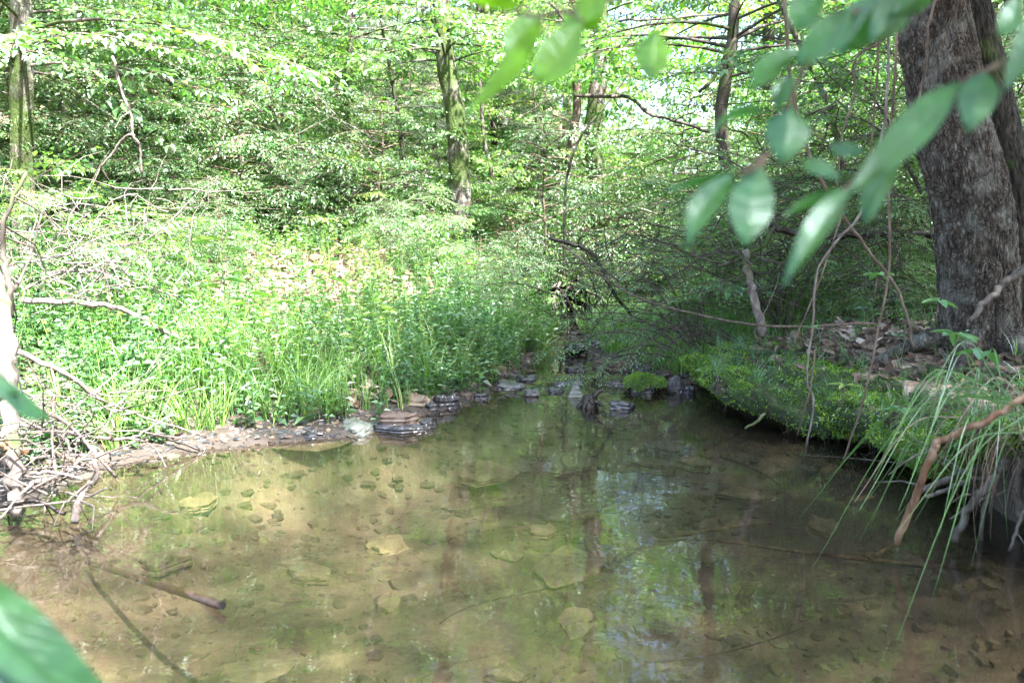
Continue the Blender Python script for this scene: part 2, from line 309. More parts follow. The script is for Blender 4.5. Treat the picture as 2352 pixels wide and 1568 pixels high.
def stone_mat(name, dark, mid, light, scale=7, rough=.6, wet=0, moss=0):
    m, t, nd, ln, out = mat(name)
    tc = nd("ShaderNodeTexCoord"); g = nd("ShaderNodeNewGeometry")
    n1 = nd("ShaderNodeTexNoise", i_Scale=scale, i_Detail=8.0, i_Roughness=.7); ln(tc.outputs['Object'], n1.inputs['Vector'])
    mp = nd("ShaderNodeMapping"); mp.inputs['Scale'].default_value = (1, 1, 9); ln(tc.outputs['Object'], mp.inputs[0])
    n2 = nd("ShaderNodeTexNoise", i_Scale=9.0, i_Detail=4.0); ln(mp.outputs[0], n2.inputs['Vector'])
    r = ramp(nd, [(.32, dark), (.5, mid), (.7, light)]); mx = nd("ShaderNodeMath", operation='MULTIPLY_ADD'); ln(n2.outputs[0], mx.inputs[0]); mx.inputs[1].default_value = .5
    hf = nd("ShaderNodeMath", operation='MULTIPLY'); ln(n1.outputs[0], hf.inputs[0]); hf.inputs[1].default_value = .5; ln(hf.outputs[0], mx.inputs[2])
    ln(mx.outputs[0], r.inputs[0]); col = r.outputs[0]
    # wet dark band just above the water level
    sx = nd("ShaderNodeSeparateXYZ"); ln(g.outputs['Position'], sx.inputs[0])
    b = nd("ShaderNodeBump", i_Strength=.5, i_Distance=.008); ln(mx.outputs[0], b.inputs['Height'])
    p = nd("ShaderNodeBsdfPrincipled", i_Roughness=rough); ln(b.outputs[0], p.inputs['Normal'])
    if wet:
        mr = nd("ShaderNodeMapRange"); mr.inputs['From Min'].default_value = .005; mr.inputs['From Max'].default_value = .03; ln(sx.outputs[2], mr.inputs[0])
        x = nd("ShaderNodeMix", data_type='RGBA', blend_type='MULTIPLY'); x.inputs[0].default_value = 1; ln(col, x.inputs[6])
        rr = ramp(nd, [(0, (.45, .42, .4)), (1, (1, 1, 1))]); ln(mr.outputs[0], rr.inputs[0]); ln(rr.outputs[0], x.inputs[7]); col = x.outputs[2]
        mq = nd("ShaderNodeMapRange"); mq.inputs['To Min'].default_value = .12; mq.inputs['To Max'].default_value = rough; ln(mr.outputs[0], mq.inputs[0]); ln(mq.outputs[0], p.inputs['Roughness'])
    ln(col, p.inputs['Base Color'])
    ln(p.outputs[0], out.inputs[0]); return m
M_st_red = stone_mat("red_brown_stone", (.025, .014, .01), (.075, .048, .036), (.15, .115, .092), wet=1)
M_st_tan = stone_mat("tan_stone", (0.072, 0.050, 0.030), (0.154, 0.116, 0.077), (0.248, 0.204, 0.154), wet=1)
M_st_gray = stone_mat("grey_slate", (0.025, 0.024, 0.025), (0.070, 0.068, 0.070), (0.150, 0.150, 0.155), wet=1, rough=.4)
M_st_black = stone_mat("wet_black_slate", (.008, .008, .01), (.03, .028, .03), (.09, .09, .1), rough=.2)
M_st_pale = stone_mat("pale_wet_stone", (0.063, 0.068, 0.054), (0.117, 0.126, 0.108), (0.180, 0.194, 0.180), rough=.25)
M_st_bed = stone_mat("submerged_stone", (.09, .076, .05), (.17, .143, .095), (.24, .2, .135), scale=12, rough=.7)
M_chip = stone_mat("shale_chip", (.03, .026, .018), (.065, .054, .036), (.12, .098, .065), scale=6, rough=.7)
M_chipd = stone_mat("dark_shale_chip", (.02, .018, .013), (.045, .038, .026), (.085, .07, .048), scale=6, rough=.7)
M_st_bedd = stone_mat("submerged_dark_stone", (.045, .041, .028), (.095, .083, .056), (.15, .125, .085), scale=12, rough=.7)

def ground_mat():
    m, t, nd, ln, out = mat("forest_floor")
    g = nd("ShaderNodeNewGeometry"); sx = nd("ShaderNodeSeparateXYZ"); ln(g.outputs['Position'], sx.inputs[0])
    n1 = nd("ShaderNodeTexNoise", i_Scale=6.0, i_Detail=8.0, i_Roughness=.7); ln(g.outputs['Position'], n1.inputs['Vector'])
    v1 = nd("ShaderNodeTexVoronoi", i_Scale=22.0); ln(g.outputs['Position'], v1.inputs['Vector'])
    v2 = nd("ShaderNodeTexVoronoi", i_Scale=34.0, feature='DISTANCE_TO_EDGE'); ln(g.outputs['Position'], v2.inputs['Vector'])
    r1 = ramp(nd, [(0, (.07, .045, .03)), (.5, (.17, .115, .08)), (1, (.36, .28, .22))]); ln(v1.outputs['Color'], r1.inputs[0])
    # stream bed: silt, sand, shale chips
    n2 = nd("ShaderNodeTexNoise", i_Scale=3.0, i_Detail=9.0, i_Roughness=.72); ln(g.outputs['Position'], n2.inputs['Vector'])
    r2 = ramp(nd, [(.3, (.02, .016, .01)), (.45, (.06, .048, .033)), (.6, (.105, .085, .062)), (.75, (.165, .137, .1))]); ln(n2.outputs[0], r2.inputs[0])
    r3 = ramp(nd, [(0, (.35, .33, .3)), (.05, (1, 1, 1))]); ln(v2.outputs[0], r3.inputs[0])
    xb = nd("ShaderNodeMix", data_type='RGBA', blend_type='MULTIPLY'); xb.inputs[0].default_value = .6; ln(r2.outputs[0], xb.inputs[6]); ln(r3.outputs[0], xb.inputs[7])
    mud = ramp(nd, [(.35, (.016, .012, .009)), (.6, (.042, .032, .024))]); ln(n1.outputs[0], mud.inputs[0])
    a = nd("ShaderNodeMapRange"); a.inputs['From Min'].default_value = -.03; a.inputs['From Max'].default_value = .005; ln(sx.outputs[2], a.inputs[0])
    b = nd("ShaderNodeMapRange"); b.inputs['From Min'].default_value = .17; b.inputs['From Max'].default_value = .32; ln(sx.outputs[2], b.inputs[0])
    x1 = nd("ShaderNodeMix", data_type='RGBA'); ln(a.outputs[0], x1.inputs[0]); ln(xb.outputs[2], x1.inputs[6]); ln(mud.outputs[0], x1.inputs[7])
    x2 = nd("ShaderNodeMix", data_type='RGBA'); ln(b.outputs[0], x2.inputs[0]); ln(x1.outputs[2], x2.inputs[6]); ln(r1.outputs[0], x2.inputs[7])
    bp = nd("ShaderNodeBump", i_Strength=.7, i_Distance=.02); ln(n1.outputs[0], bp.inputs['Height'])
    p = nd("ShaderNodeBsdfPrincipled", i_Roughness=.8); ln(x2.outputs[2], p.inputs['Base Color']); ln(bp.outputs[0], p.inputs['Normal'])
    ln(p.outputs[0], out.inputs[0]); return m
M_ground = ground_mat()
def soil_mat():
    m, t, nd, ln, out = mat("dark_soil")
    tc = nd("ShaderNodeTexCoord"); n1 = nd("ShaderNodeTexNoise", i_Scale=14.0, i_Detail=8.0, i_Roughness=.7); ln(tc.outputs['Object'], n1.inputs['Vector'])
    r = ramp(nd, [(.35, (.008, .006, .004)), (.7, (.05, .035, .022))]); ln(n1.outputs[0], r.inputs[0])
    b = nd("ShaderNodeBump", i_Strength=1.0, i_Distance=.02); ln(n1.outputs[0], b.inputs['Height'])
    p = nd("ShaderNodeBsdfPrincipled", i_Roughness=.9); ln(r.outputs[0], p.inputs['Base Color']); ln(b.outputs[0], p.inputs['Normal']); ln(p.outputs[0], out.inputs[0]); return m
M_soil = soil_mat()
def mossbase_mat():
    m, t, nd, ln, out = mat("moss_cushion")
    tc = nd("ShaderNodeTexCoord"); n1 = nd("ShaderNodeTexNoise", i_Scale=40.0, i_Detail=6.0, i_Roughness=.7); ln(tc.outputs['Object'], n1.inputs['Vector'])
    r0 = ramp(nd, [(.3, (.007, .012, .003)), (.55, (.02, .04, .007)), (.75, (.045, .085, .012))]); ln(n1.outputs[0], r0.inputs[0])
    n5 = nd("ShaderNodeTexNoise", i_Scale=6.0, i_Detail=4.0); ln(tc.outputs['Object'], n5.inputs['Vector']); r5 = ramp(nd, [(.54, (0, 0, 0)), (.62, (1, 1, 1))]); ln(n5.outputs[0], r5.inputs[0])
    rs = ramp(nd, [(.35, (.012, .008, .005)), (.7, (.06, .04, .025))]); ln(n1.outputs[0], rs.inputs[0])
    r = nd("ShaderNodeMix", data_type='RGBA'); ln(r5.outputs[0], r.inputs[0]); ln(r0.outputs[0], r.inputs[6]); ln(rs.outputs[0], r.inputs[7])
    b = nd("ShaderNodeBump", i_Strength=1.0, i_Distance=.01); ln(n1.outputs[0], b.inputs['Height'])
    p = nd("ShaderNodeBsdfPrincipled", i_Roughness=.95); ln(r.outputs[2], p.inputs['Base Color']); ln(b.outputs[0], p.inputs['Normal']); ln(p.outputs[0], out.inputs[0]); return m
M_mossb = mossbase_mat()
def water_mat():
    m, t, nd, ln, out = mat("stream_water")
    g = nd("ShaderNodeNewGeometry"); mp = nd("ShaderNodeMapping"); mp.inputs['Scale'].default_value = (1, 1.6, 1); ln(g.outputs['Position'], mp.inputs[0])
    n1 = nd("ShaderNodeTexNoise", i_Scale=9.0, i_Detail=3.0, i_Roughness=.5, i_Distortion=.4); ln(mp.outputs[0], n1.inputs['Vector'])
    n2 = nd("ShaderNodeTexNoise", i_Scale=42.0, i_Detail=2.0, i_Roughness=.5); ln(mp.outputs[0], n2.inputs['Vector'])
    n3 = nd("ShaderNodeTexNoise", i_Scale=1.1, i_Detail=2.0); ln(g.outputs['Position'], n3.inputs['Vector'])
    sx = nd("ShaderNodeSeparateXYZ"); ln(g.outputs['Position'], sx.inputs[0])
    fr = nd("ShaderNodeMapRange"); fr.inputs['From Min'].default_value = 2.2; fr.inputs['From Max'].default_value = 5.2; fr.inputs['To Min'].default_value = .25; fr.inputs['To Max'].default_value = 1.0; ln(sx.outputs[1], fr.inputs[0])
    pr = nd("ShaderNodeMath", operation='MULTIPLY'); ln(n2.outputs[0], pr.inputs[0]); ln(fr.outputs[0], pr.inputs[1])
    b1 = nd("ShaderNodeBump", i_Strength=.35, i_Distance=.0018); ln(n1.outputs[0], b1.inputs['Height'])
    b2 = nd("ShaderNodeBump", i_Strength=.4, i_Distance=.00028); ln(pr.outputs[0], b2.inputs['Height']); ln(b1.outputs[0], b2.inputs['Normal'])
    tr = nd("ShaderNodeBsdfTransparent"); tr.inputs[0].default_value = (.77, .735, .64, 1)
    gl = nd("ShaderNodeBsdfGlossy", i_Roughness=0.0); ln(b2.outputs[0], gl.inputs['Normal'])
    fz = nd("ShaderNodeFresnel", i_IOR=1.45); ln(b2.outputs[0], fz.inputs['Normal'])
    # reflection raised above plain Fresnel to brighten the mirrored woods
    fm = nd("ShaderNodeMath", operation='MULTIPLY', use_clamp=True); ln(fz.outputs[0], fm.inputs[0]); fm.inputs[1].default_value = 1.6
    mx = nd("ShaderNodeMixShader"); ln(fm.outputs[0], mx.inputs[0]); ln(tr.outputs[0], mx.inputs[1]); ln(gl.outputs[0], mx.inputs[2])
    # fine suspended silt
    df = nd("ShaderNodeBsdfDiffuse"); df.inputs[0].default_value = (.13, .105, .07, 1)
    m2 = nd("ShaderNodeMixShader"); m2.inputs[0].default_value = .07; ln(mx.outputs[0], m2.inputs[1]); ln(df.outputs[0], m2.inputs[2])
    # broken white water on the two small steps
    def band(a0, a1, a2, a3):
        u = nd("ShaderNodeMapRange"); u.inputs['From Min'].default_value = a0; u.inputs['From Max'].default_value = a1; ln(sx.outputs[1], u.inputs[0])
        v_ = nd("ShaderNodeMapRange"); v_.inputs['From Min'].default_value = a3; v_.inputs['From Max'].default_value = a2; ln(sx.outputs[1], v_.inputs[0])
        k = nd("ShaderNodeMath", operation='MULTIPLY'); ln(u.outputs[0], k.inputs[0]); ln(v_.outputs[0], k.inputs[1]); return k
    k = nd("ShaderNodeMath", operation='ADD'); ln(band(5.08, 5.16, 5.3, 5.45).outputs[0], k.inputs[0]); ln(band(6.45, 6.6, 6.9, 7.05).outputs[0], k.inputs[1])
    nf = nd("ShaderNodeTexNoise", i_Scale=26.0, i_Detail=5.0, i_Roughness=.7); ln(mp.outputs[0], nf.inputs['Vector'])
    rf = ramp(nd, [(.6, (0, 0, 0)), (.75, (.8, .8, .8))]); ln(nf.outputs[0], rf.inputs[0])
    kk = nd("ShaderNodeMath", operation='MULTIPLY', use_clamp=True); ln(k.outputs[0], kk.inputs[0]); ln(rf.outputs[0], kk.inputs[1])
    fo = nd("ShaderNodeBsdfDiffuse"); fo.inputs[0].default_value = (.4, .42, .43, 1)
    m3 = nd("ShaderNodeMixShader"); ln(kk.outputs[0], m3.inputs[0]); ln(m2.outputs[0], m3.inputs[1]); ln(fo.outputs[0], m3.inputs[2])
    ln(m3.outputs[0], out.inputs[0]); return m
M_water = water_mat()

# ------------------------------------------------------------------ ground and water
def grid_mesh(xs, ys, fz):
    X, Y = np.meshgrid(xs, ys); Z = fz(X, Y); nx = len(xs)
    v = np.stack([X, Y, Z], -1).reshape(-1, 3)
    i = np.arange(len(ys) - 1)[:, None] * nx; j = np.arange(nx - 1)[None]
    A, B, C, D = i + j, i + j + 1, i + nx + j + 1, i + nx + j
    return v, np.concatenate([np.stack([A, B, C], -1).reshape(-1, 3), np.stack([A, C, D], -1).reshape(-1, 3)])
xs = np.concatenate([np.linspace(-90, -12, 22), np.linspace(-11, -4, 30), np.arange(-3.9, 4, .04), np.linspace(4.1, 11, 30), np.linspace(12, 90, 22)])
ys = np.concatenate([np.linspace(-40, -1, 20), np.arange(-.5, 7.4, .04), np.linspace(7.5, 14, 60), np.linspace(14.5, 120, 50)])
v, f = grid_mesh(xs, ys, H)
tag(MB().add(v, f, 0, True).build("ground", M_ground), kind="structure", label="leaf strewn forest slope and silty stream bed")
def wzz(x, y):
    s = ss(5.05, 5.2, y) * (1 - ss(5.4, 5.6, y)) + ss(6.4, 6.6, y) * (1 - ss(7.0, 7.2, y))
    return wz(y) + (.002 + .018 * s) * fbm(x * 14, y * 14, 31, 3) * (s > .01) + .0008 * fbm(x * 6, y * 9, 9, 2)
v, f = grid_mesh(np.concatenate([np.linspace(-6, -1.0, 40), np.arange(-.97, 1.6, .025), np.linspace(1.65, 14, 40)]), np.concatenate([np.linspace(-6, 4.9, 100), np.arange(4.92, 7.4, .025), np.linspace(7.5, 40, 40)]), wzz)
tag(MB().add(v, f, 0, True).build("water", M_water), kind="structure", label="clear shallow brown stream water with small ripples")

# ------------------------------------------------------------------ foliage prototypes
def spray_proto(seed, L=.5, ntw=10, lL=.065, lW=.038, sp=.045, droop=.2, wood=1, hi=False, ang=.85, jn=.3, tw=.5):
    r = rng(seed); mb = MB(); P_, D_, N_, S_ = [], [], [], []
    t = np.linspace(0, 1, 5); ax = np.stack([L * t, .04 * L * np.sin(3 * t), -droop * L * t * t], -1)
    tube(mb, ax, [.0035, .001], 3, wood, cap=False)
    for k in range(ntw + 1):
        tk = .12 + .88 * k / ntw; o = np.array([L * tk, 0, -droop * L * tk * tk]); sgn = 1 if k % 2 else -1
        a = sgn * (ang + r.normal() * .15) if k < ntw else 0
        ll = L * tw * (1.05 - .75 * tk) * r.uniform(.75, 1.15)
        dz = -.1 - droop * tk + r.normal() * .12
        d = unit(np.array([math.cos(a), math.sin(a), dz])); n = max(2, int(ll / sp))
        if k % 2 == 0: tube(mb, [o, o + d * ll], [.002, .0008], 3, wood, cap=False)
        for q in range(1, n + 1):
            u = q / n; b = (.75 if q % 2 else -.75) if q < n else 0; b += r.normal() * .25
            dd = np.array([d[0] * math.cos(b) - d[1] * math.sin(b), d[0] * math.sin(b) + d[1] * math.cos(b), d[2] - .12 + r.normal() * .2])
            P_.append(o + d * ll * u); D_.append(dd); N_.append(np.array([0, 0, 1.0]) + r.normal(size=3) * jn); S_.append(r.uniform(.65, 1.2))
    S_ = np.array(S_); leaves(mb, np.array(P_), np.array(D_), np.array(N_), lL * S_, lW * S_, .15, .2, 0, hi)
    return mb.arrays()
SP_BROAD = [spray_proto(10 + i, sp=.036, jn=.16, droop=.12) for i in range(3)]
SP_SMALL = [spray_proto(20 + i, L=.42, ntw=12, lL=.032, lW=.019, sp=.026, droop=.35, jn=.45) for i in range(3)]
SP_BIG = [spray_proto(30 + i, L=.8, ntw=9, lL=.13, lW=.085, sp=.1, droop=.3, jn=.35) for i in range(2)]
def cedar_proto(seed, L=.45):
    r = rng(seed); mb = MB(); P_, D_, N_ = [], [], []
    tube(mb, [[0, 0, 0], [L * .5, 0, -.01], [L, 0, -.06]], [.003, .001], 3, 1, cap=False)
    for k in range(26):
        t = k / 26; o = np.array([L * t, 0, -.06 * t * t]); a = (1 if k % 2 else -1) * r.uniform(.4, 1.1); ll = L * .4 * (1 - .6 * t)
        d = unit(np.array([math.cos(a), math.sin(a), r.normal() * .3 - .15]))
        for q in range(7):
            P_.append(o + d * ll * q / 7); D_.append(d + r.normal(size=3) * .55); N_.append(r.normal(size=3))
    leaves(mb, np.array(P_), np.array(D_), np.array(N_), .035, .006, .1, .1, 0); return mb.arrays()
SP_CEDAR = [cedar_proto(40), cedar_proto(41)]

def crown_on(mb_leaf, mb_wood, trunk, r, protos, nb, R, h0=.15, step=.2, up=.25, wmat=0, prof=None, scale=1.0, az=None, droop=.25, tilt=.2, brad=.011):
    """branches off a trunk path, each carrying flat leaf sprays"""
    n = len(trunk); groups = [[[], []] for _ in protos]
    for i in range(nb):
        t = h0 + (1 - h0) * (i + r.uniform(0, 1)) / nb; k = t * (n - 1); b = trunk[min(int(k), n - 2)] * (1 - k % 1) + trunk[min(int(k) + 1, n - 1)] * (k % 1) if k < n - 1 else trunk[-1]
        a = i * 2.399 + r.normal() * .4 if az is None else az[0] + r.uniform(-1, 1) * az[1]
        pf = (math.sin(math.pi * min(1, (t - h0) / (1 - h0) * .82 + .18)) ** .6 if prof is None else prof(t))
        Lb = max(.3, R * pf * r.uniform(.6, 1.15))
        d = np.array([math.cos(a), math.sin(a), up + r.normal() * .15]); u = np.linspace(0, 1, 6)[:, None]
        side = np.array([-math.sin(a), math.cos(a), 0]) * r.normal() * .12
        pts = b + d * Lb * u + side * Lb * u * u + np.array([0, 0, -droop * Lb]) * u ** 2
        tube(mb_wood, pts, [brad * (Lb / 1.5) ** .5 + .004, .003], 4, wmat, cap=False)
        m = max(2, int(Lb / step))
        for q in range(m):
            s = .22 + .78 * (q + 1) / m; kk = s * 5; p = pts[min(int(kk), 4)] * (1 - (kk - min(int(kk), 4))) + pts[min(int(kk) + 1, 5)] * (kk - min(int(kk), 4))
            b2 = a + (0 if q == m - 1 else (1 if q % 2 else -1) * r.uniform(.5, 1.1))
            dd = np.array([math.cos(b2), math.sin(b2), -.05 + r.normal() * .15]); g = groups[r.integers(len(protos))]
            g[0].append(frames(dd, np.array([0, 0, 1.0]) + r.normal(size=3) * tilt) * r.uniform(.75, 1.25) * scale); g[1].append(p)
    for pr, (ms, ps) in zip(protos, groups):
        if ps: stamp(mb_leaf, pr, np.array(ms), np.array(ps))

def tree_meshes(seed, Ht, rad, R, nb, protos, leafm, woodm, h0=.15, lean=.1, **kw):
    r = rng(seed); n = 14; t = np.linspace(0, 1, n)
    tr = np.stack([lean * Ht * t * r.normal() + .03 * Ht * np.sin(t * 5 + seed) * t, lean * Ht * t * r.normal() + .02 * Ht * np.sin(t * 7), Ht * t - .15], -1)
    mw, ml = MB(), MB()
    tube(mw, tr, rad * (1.25 - 1.1 * t ** .8) * np.where(t < .08, 1.25, 1), 9, 0)
    crown_on(ml, mw, tr, r, protos, nb, R, h0, wmat=0, **kw)
    return mw.mesh("trunk", woodm), ml.mesh("crown", [leafm, M_twig])

TREE = {
 'sap_a': tree_meshes(101, 3.2, .022, 1.05, 17, SP_BROAD, M_leaf, M_bark, h0=.1, step=.11, tilt=.07, up=.12, droop=.12),
 'sap_b': tree_meshes(102, 2.8, .02, 1.05, 14, SP_BROAD, M_leafy, M_bark, h0=.15, step=.11, tilt=.07, up=.12, droop=.12),
 'sap_c': tree_meshes(103, 2.4, .018, .8, 40, SP_SMALL, M_leaf, M_bark, h0=.05, step=.14),
 'sap_d': tree_meshes(104, 2.0, .018, .8, 36, SP_SMALL, M_leafb, M_twig, h0=.05, step=.14),
 'sap_big': tree_meshes(105, 3.0, .03, 1.0, 26, SP_BIG, M_leaf, M_bark, h0=.2, step=.35),
 'tree_a': tree_meshes(111, 8.5, .09, 2.3, 38, SP_BROAD, M_leaf, M_bark, h0=.12, step=.19, scale=1.2, tilt=.1),
 'tree_b': tree_meshes(112, 10.0, .12, 2.6, 44, SP_BROAD, M_leafd, M_barkd, h0=.2, step=.19, scale=1.3, tilt=.1),
 'tree_c': tree_meshes(113, 7.5, .08, 2.1, 36, SP_BROAD, M_leafy, M_bark, h0=.15, step=.19, scale=1.2, tilt=.1),
 'cedar': tree_meshes(114, 5.2, .05, 1.3, 60, SP_CEDAR, M_cedar, M_barkd, h0=.06, step=.14, up=.1, droop=.1, prof=lambda t: 1.15 - t),
}
def place_tree(kind, x, y, rz, s, name, label, cat, group=None, sz=None):
    o = empty(name, (x, y, float(H(x, y)) - .03), label, cat, group); o.rotation_euler = (0, 0, rz); o.scale = (s, s, sz or s)
    for nm, me in zip(("trunk", "crown"), TREE[kind]):
        c = bpy.data.objects.new(nm, me); sc.collection.objects.link(c); c.parent = o
    return o

# ------------------------------------------------------------------ background woods
r = rng(500)
def at(xf, d): return (xf - CXF) / FPX * d
# far mass: woods that read as one body of leaves
far = MB()
g0 = [[], []]
for lay in range(1):
    K = 9000
    yy = r.uniform(19, 42, K); xx = r.uniform(-1, 1, K) * yy * 1.0; hh = H(xx, yy)
    zz = hh + r.uniform(0, 1, K) ** .9 * 13
    dens = fbm(xx * .45, zz * .45, 77, 3)
    xf = xx / yy * FPX + CXF
    keep = (dens > -.02) | (zz - hh < 3.5)
    gap = (((xf > 1380) & (xf < 1720)) | ((xf > 880) & (xf < 1010))) & (zz - 1 > .13 * yy)
    keep &= ~gap | (r.uniform(size=K) < .12)
    xx, yy, zz = xx[keep], yy[keep], zz[keep]; K = len(xx)
pos = np.stack([xx, yy, zz], -1)
ms = rot_up(r, K, .25, lo=2.6, hi=4.2)
FARP = spray_proto(55, L=.5, ntw=7, lL=.1, lW=.065, sp=.075, droop=.25, jn=.4)
stamp(far, FARP, ms, pos)
tag(far.build("distant_woods", [M_leaf, M_twig]), "dense green woodland rising beyond the clearing behind the stream", "woods", kind="stuff")

mids = []
lab_side = lambda xf: ("past the left trunk" if xf < 300 else "above the grassy slope" if xf < 900 else "near the rough middle trunk" if xf < 1300 else "beyond the stream bend" if xf < 1750 else "behind the hanging vines")
# (kind, xF, distance, rotation, scale)
BT = [('tree_b', -150, 11.5), ('tree_a', 180, 13.5), ('tree_b', 420, 16), ('tree_a', 640, 13.8), ('tree_c', 560, 18), ('tree_a', 900, 17), ('tree_b', 1060, 19),
      ('tree_c', 1180, 15.5), ('tree_a', 1300, 18), ('tree_a', 1720, 15), ('tree_b', 1820, 13), ('tree_a', 2050, 12), ('tree_b', 2300, 13),
      ('tree_b', 2600, 11), ('tree_a', 2450, 16), ('tree_b', 250, 20), ('tree_a', -420, 14), ('tree_b', 780, 22), ('tree_c', 2150, 18), ('tree_a', 1950, 17), ('tree_b', -100, 17)]
nm = {'tree_a': ("tall mid green broadleaf tree", "broadleaf_tree"), 'tree_b': ("tall dark green broadleaf tree", "broadleaf_tree"), 'tree_c': ("yellow green broadleaf tree", "broadleaf_tree")}
def spell(lst, namer):
    base = [namer(k, xf) for k, xf, d in lst]; out = list(base)
    for b in set(base):
        ix = sorted([i for i in range(len(lst)) if base[i] == b], key=lambda i: lst[i][1]); n_ = len(ix)
        if n_ == 1: continue
        words = {2: ["left one of two", "right one of two"], 3: ["leftmost of three", "middle of three", "rightmost of three"]}.get(n_) or (["leftmost"] + [w_ + " from the left" for w_ in ("second", "third", "fourth", "fifth", "sixth", "seventh", "eighth")][:n_ - 2] + ["rightmost"])
        for i, w_ in zip(ix, words): out[i] = b + ", " + w_
    return out
nb_ = spell(BT, lambda k, xf: f"{nm[k][0]} {lab_side(xf)}")
for i, (k, xf, d) in enumerate(BT):
    place_tree(k, at(xf, d), d, r.uniform(0, 6.28), r.uniform(.85, 1.15), nm[k][1], nb_[i], "tree", "broadleaf trees in the woods behind the stream")
CD = [(940, 9.9, .72), (1150, 12.5, .9), (880, 12.8, .75), (640, 16, 1.3), (1250, 11.5, .55)]
for i, (xf, d, s) in enumerate(CD):
    lb = ["thin cedar with bare lower twigs in the middle of the slope", "wispy grey green cedar behind the middle trunk", "shorter grey green cedar on the slope left of the thin cedar",
          "tall dark cedar far back among the broadleaf trees", "small cedar beside the twin trunks past the stream bend"][i]
    place_tree('cedar', at(xf, d), d, i * 1.7, s, "cedar_tree", lb, "tree", "cedars on the slope")
SAP = [('sap_a', 330, 9.5), ('sap_c', 480, 9.8), ('sap_b', 620, 10.0), ('sap_b', 780, 10.6), ('sap_a', 560, 11.8), ('sap_b', 870, 11.8), ('sap_c', 700, 9.2),
       ('sap_big', 190, 8.5), ('sap_big', 90, 10), ('sap_big', 700, 13), ('sap_a', 430, 12.5), ('sap_c', 260, 11), ('sap_a', 985, 12.8), ('sap_b', 1200, 11.5),
       ('sap_b', 1110, 12.5), ('sap_a', 1290, 12.5), ('sap_d', 1240, 9.5), ('sap_b', 1420, 12.0), ('sap_d', 1400, 9.5), ('sap_a', 1520, 11.0), ('sap_c', 1480, 8.8),
       ('sap_b', 1600, 13.0), ('sap_c', 1620, 9.2), ('sap_d', 1740, 8.0), ('sap_a', 1760, 10.5), ('sap_c', 1880, 8.6), ('sap_d', 1990, 7.6), ('sap_a', 2050, 9.6),
       ('sap_d', 2160, 7.2), ('sap_c', 2330, 7.6), ('sap_a', 2290, 9.0), ('sap_c', 30, 8.6), ('sap_a', -80, 8), ('sap_c', 380, 8.2), ('sap_d', 880, 9.0), ('sap_b', 960, 13.5),
       ('sap_d', 560, 8.6), ('sap_c', 140, 7.6), ('sap_a', 2480, 7.5), ('sap_b', 1350, 14.5), ('sap_b', 1560, 15), ('sap_a', 1700, 12.5)]
LOW = [('sap_c', 380, 6.3, .36), ('sap_d', 520, 7.0, .4), ('sap_b', 300, 5.9, .32), ('sap_c', 650, 8.6, .42), ('sap_d', 905, 7.6, .36), ('sap_c', 1010, 7.9, .4), ('sap_d', 1090, 7.2, .36), ('sap_b', 830, 9.2, .45), ('sap_c', 450, 8.0, .5),
       ('sap_c', 1140, 6.7, .3), ('sap_b', 200, 6.2, .42), ('sap_a', 1040, 9.0, .5), ('sap_b', 700, 9.8, .5), ('sap_a', 560, 9.0, .5), ('sap_d', 1190, 8.4, .4), ('sap_c', 760, 9.9, .45), ('sap_b', 1120, 9.6, .5)]
LL = ["knee high bush above the pale fallen branch", "low bluish bush on the left of the sunny slope", "yellow green shrublet beside the trailing shrub", "small leaved bush at the top edge of the pale leaf patch", "low bush at the right edge of the pale leaf patch",
      "bushy shrublet on the slope left of the root bank", "low bluish bush above the pinkish stone", "yellow green layered shrublet behind the pale leaf patch", "thick bush behind the pale twigs", "small bush overhanging the riffle", "yellow green shrublet under the hanging vine stem",
      "layered green shrublet at the foot of the rough middle trunk", "yellow green shrublet behind the grassy slope", "layered green shrublet behind the pale twigs", "low bluish bush near the root bank", "dense small leaved bush beneath the slim pale trunk", "yellow green shrublet right of the rough middle trunk"]
for i, (k, xf, d, s_) in enumerate(LOW):
    place_tree(k, at(xf, d), d, i * 2.1, s_, "bush", LL[i], "bush", "low bushes on the sunny slope")
nm2 = {'sap_a': "layered green sapling", 'sap_b': "layered yellow green sapling", 'sap_c': "bushy small leaved sapling",
       'sap_d': "low bluish green bush", 'sap_big': "big leaved sapling"}
ns_ = spell(SAP, lambda k, xf: f"{nm2[k]} {lab_side(xf)}")
for i, (k, xf, d) in enumerate(SAP):
    place_tree(k, at(xf, d), d, r.uniform(0, 6.28), r.uniform(.8, 1.15), "sapling" if k != 'sap_d' else "bush", ns_[i], "sapling" if k != 'sap_d' else "bush", "saplings and bushes of the undergrowth")

# ------------------------------------------------------------------ named trunks
def trunk_thing(name, label, cat, pts_px, d, wpx, matl, mname="trunk", sides=14, tall=0, group=None, base=True, seed=1, leafy=None):
    pts = [P(x, y, dd) for x, y, dd in [(p[0], p[1], (p[2] if len(p) > 2 else d)) for p in pts_px]]
    if tall:
        dv = unit(pts[0] - pts[1]); dv[2] = max(dv[2], .6); pts = [pts[0] + unit(dv) * tall] + pts
    if base:
        q = pts[-1]; pts.append(np.array([q[0], q[1], float(H(q[0], q[1])) - .1]))
    path = smooth_path(pts[::-1], 30); wd = px(wpx, d) / 2
    rad = np.interp(np.linspace(0, 1, 30), [0, .06, .2, 1], [1.35, 1.12, 1.0, .8 if not tall else .75]) * wd
    root = empty(name, path[0], label, cat, group)
    mb = MB(); tube(mb, path, rad, sides, 0, rough=.035, seed=seed)
    crown = MB()
    if leafy:
        crown_on(crown, mb, path, rng(seed), leafy[0], leafy[1], leafy[2], h0=leafy[3], step=.28, scale=leafy[5] if len(leafy) > 5 else 1.1)
    part_to(mb, mname, matl, root)
    if leafy: part_to(crown, "crown", [leafy[4], M_twig], root)
    return root, path
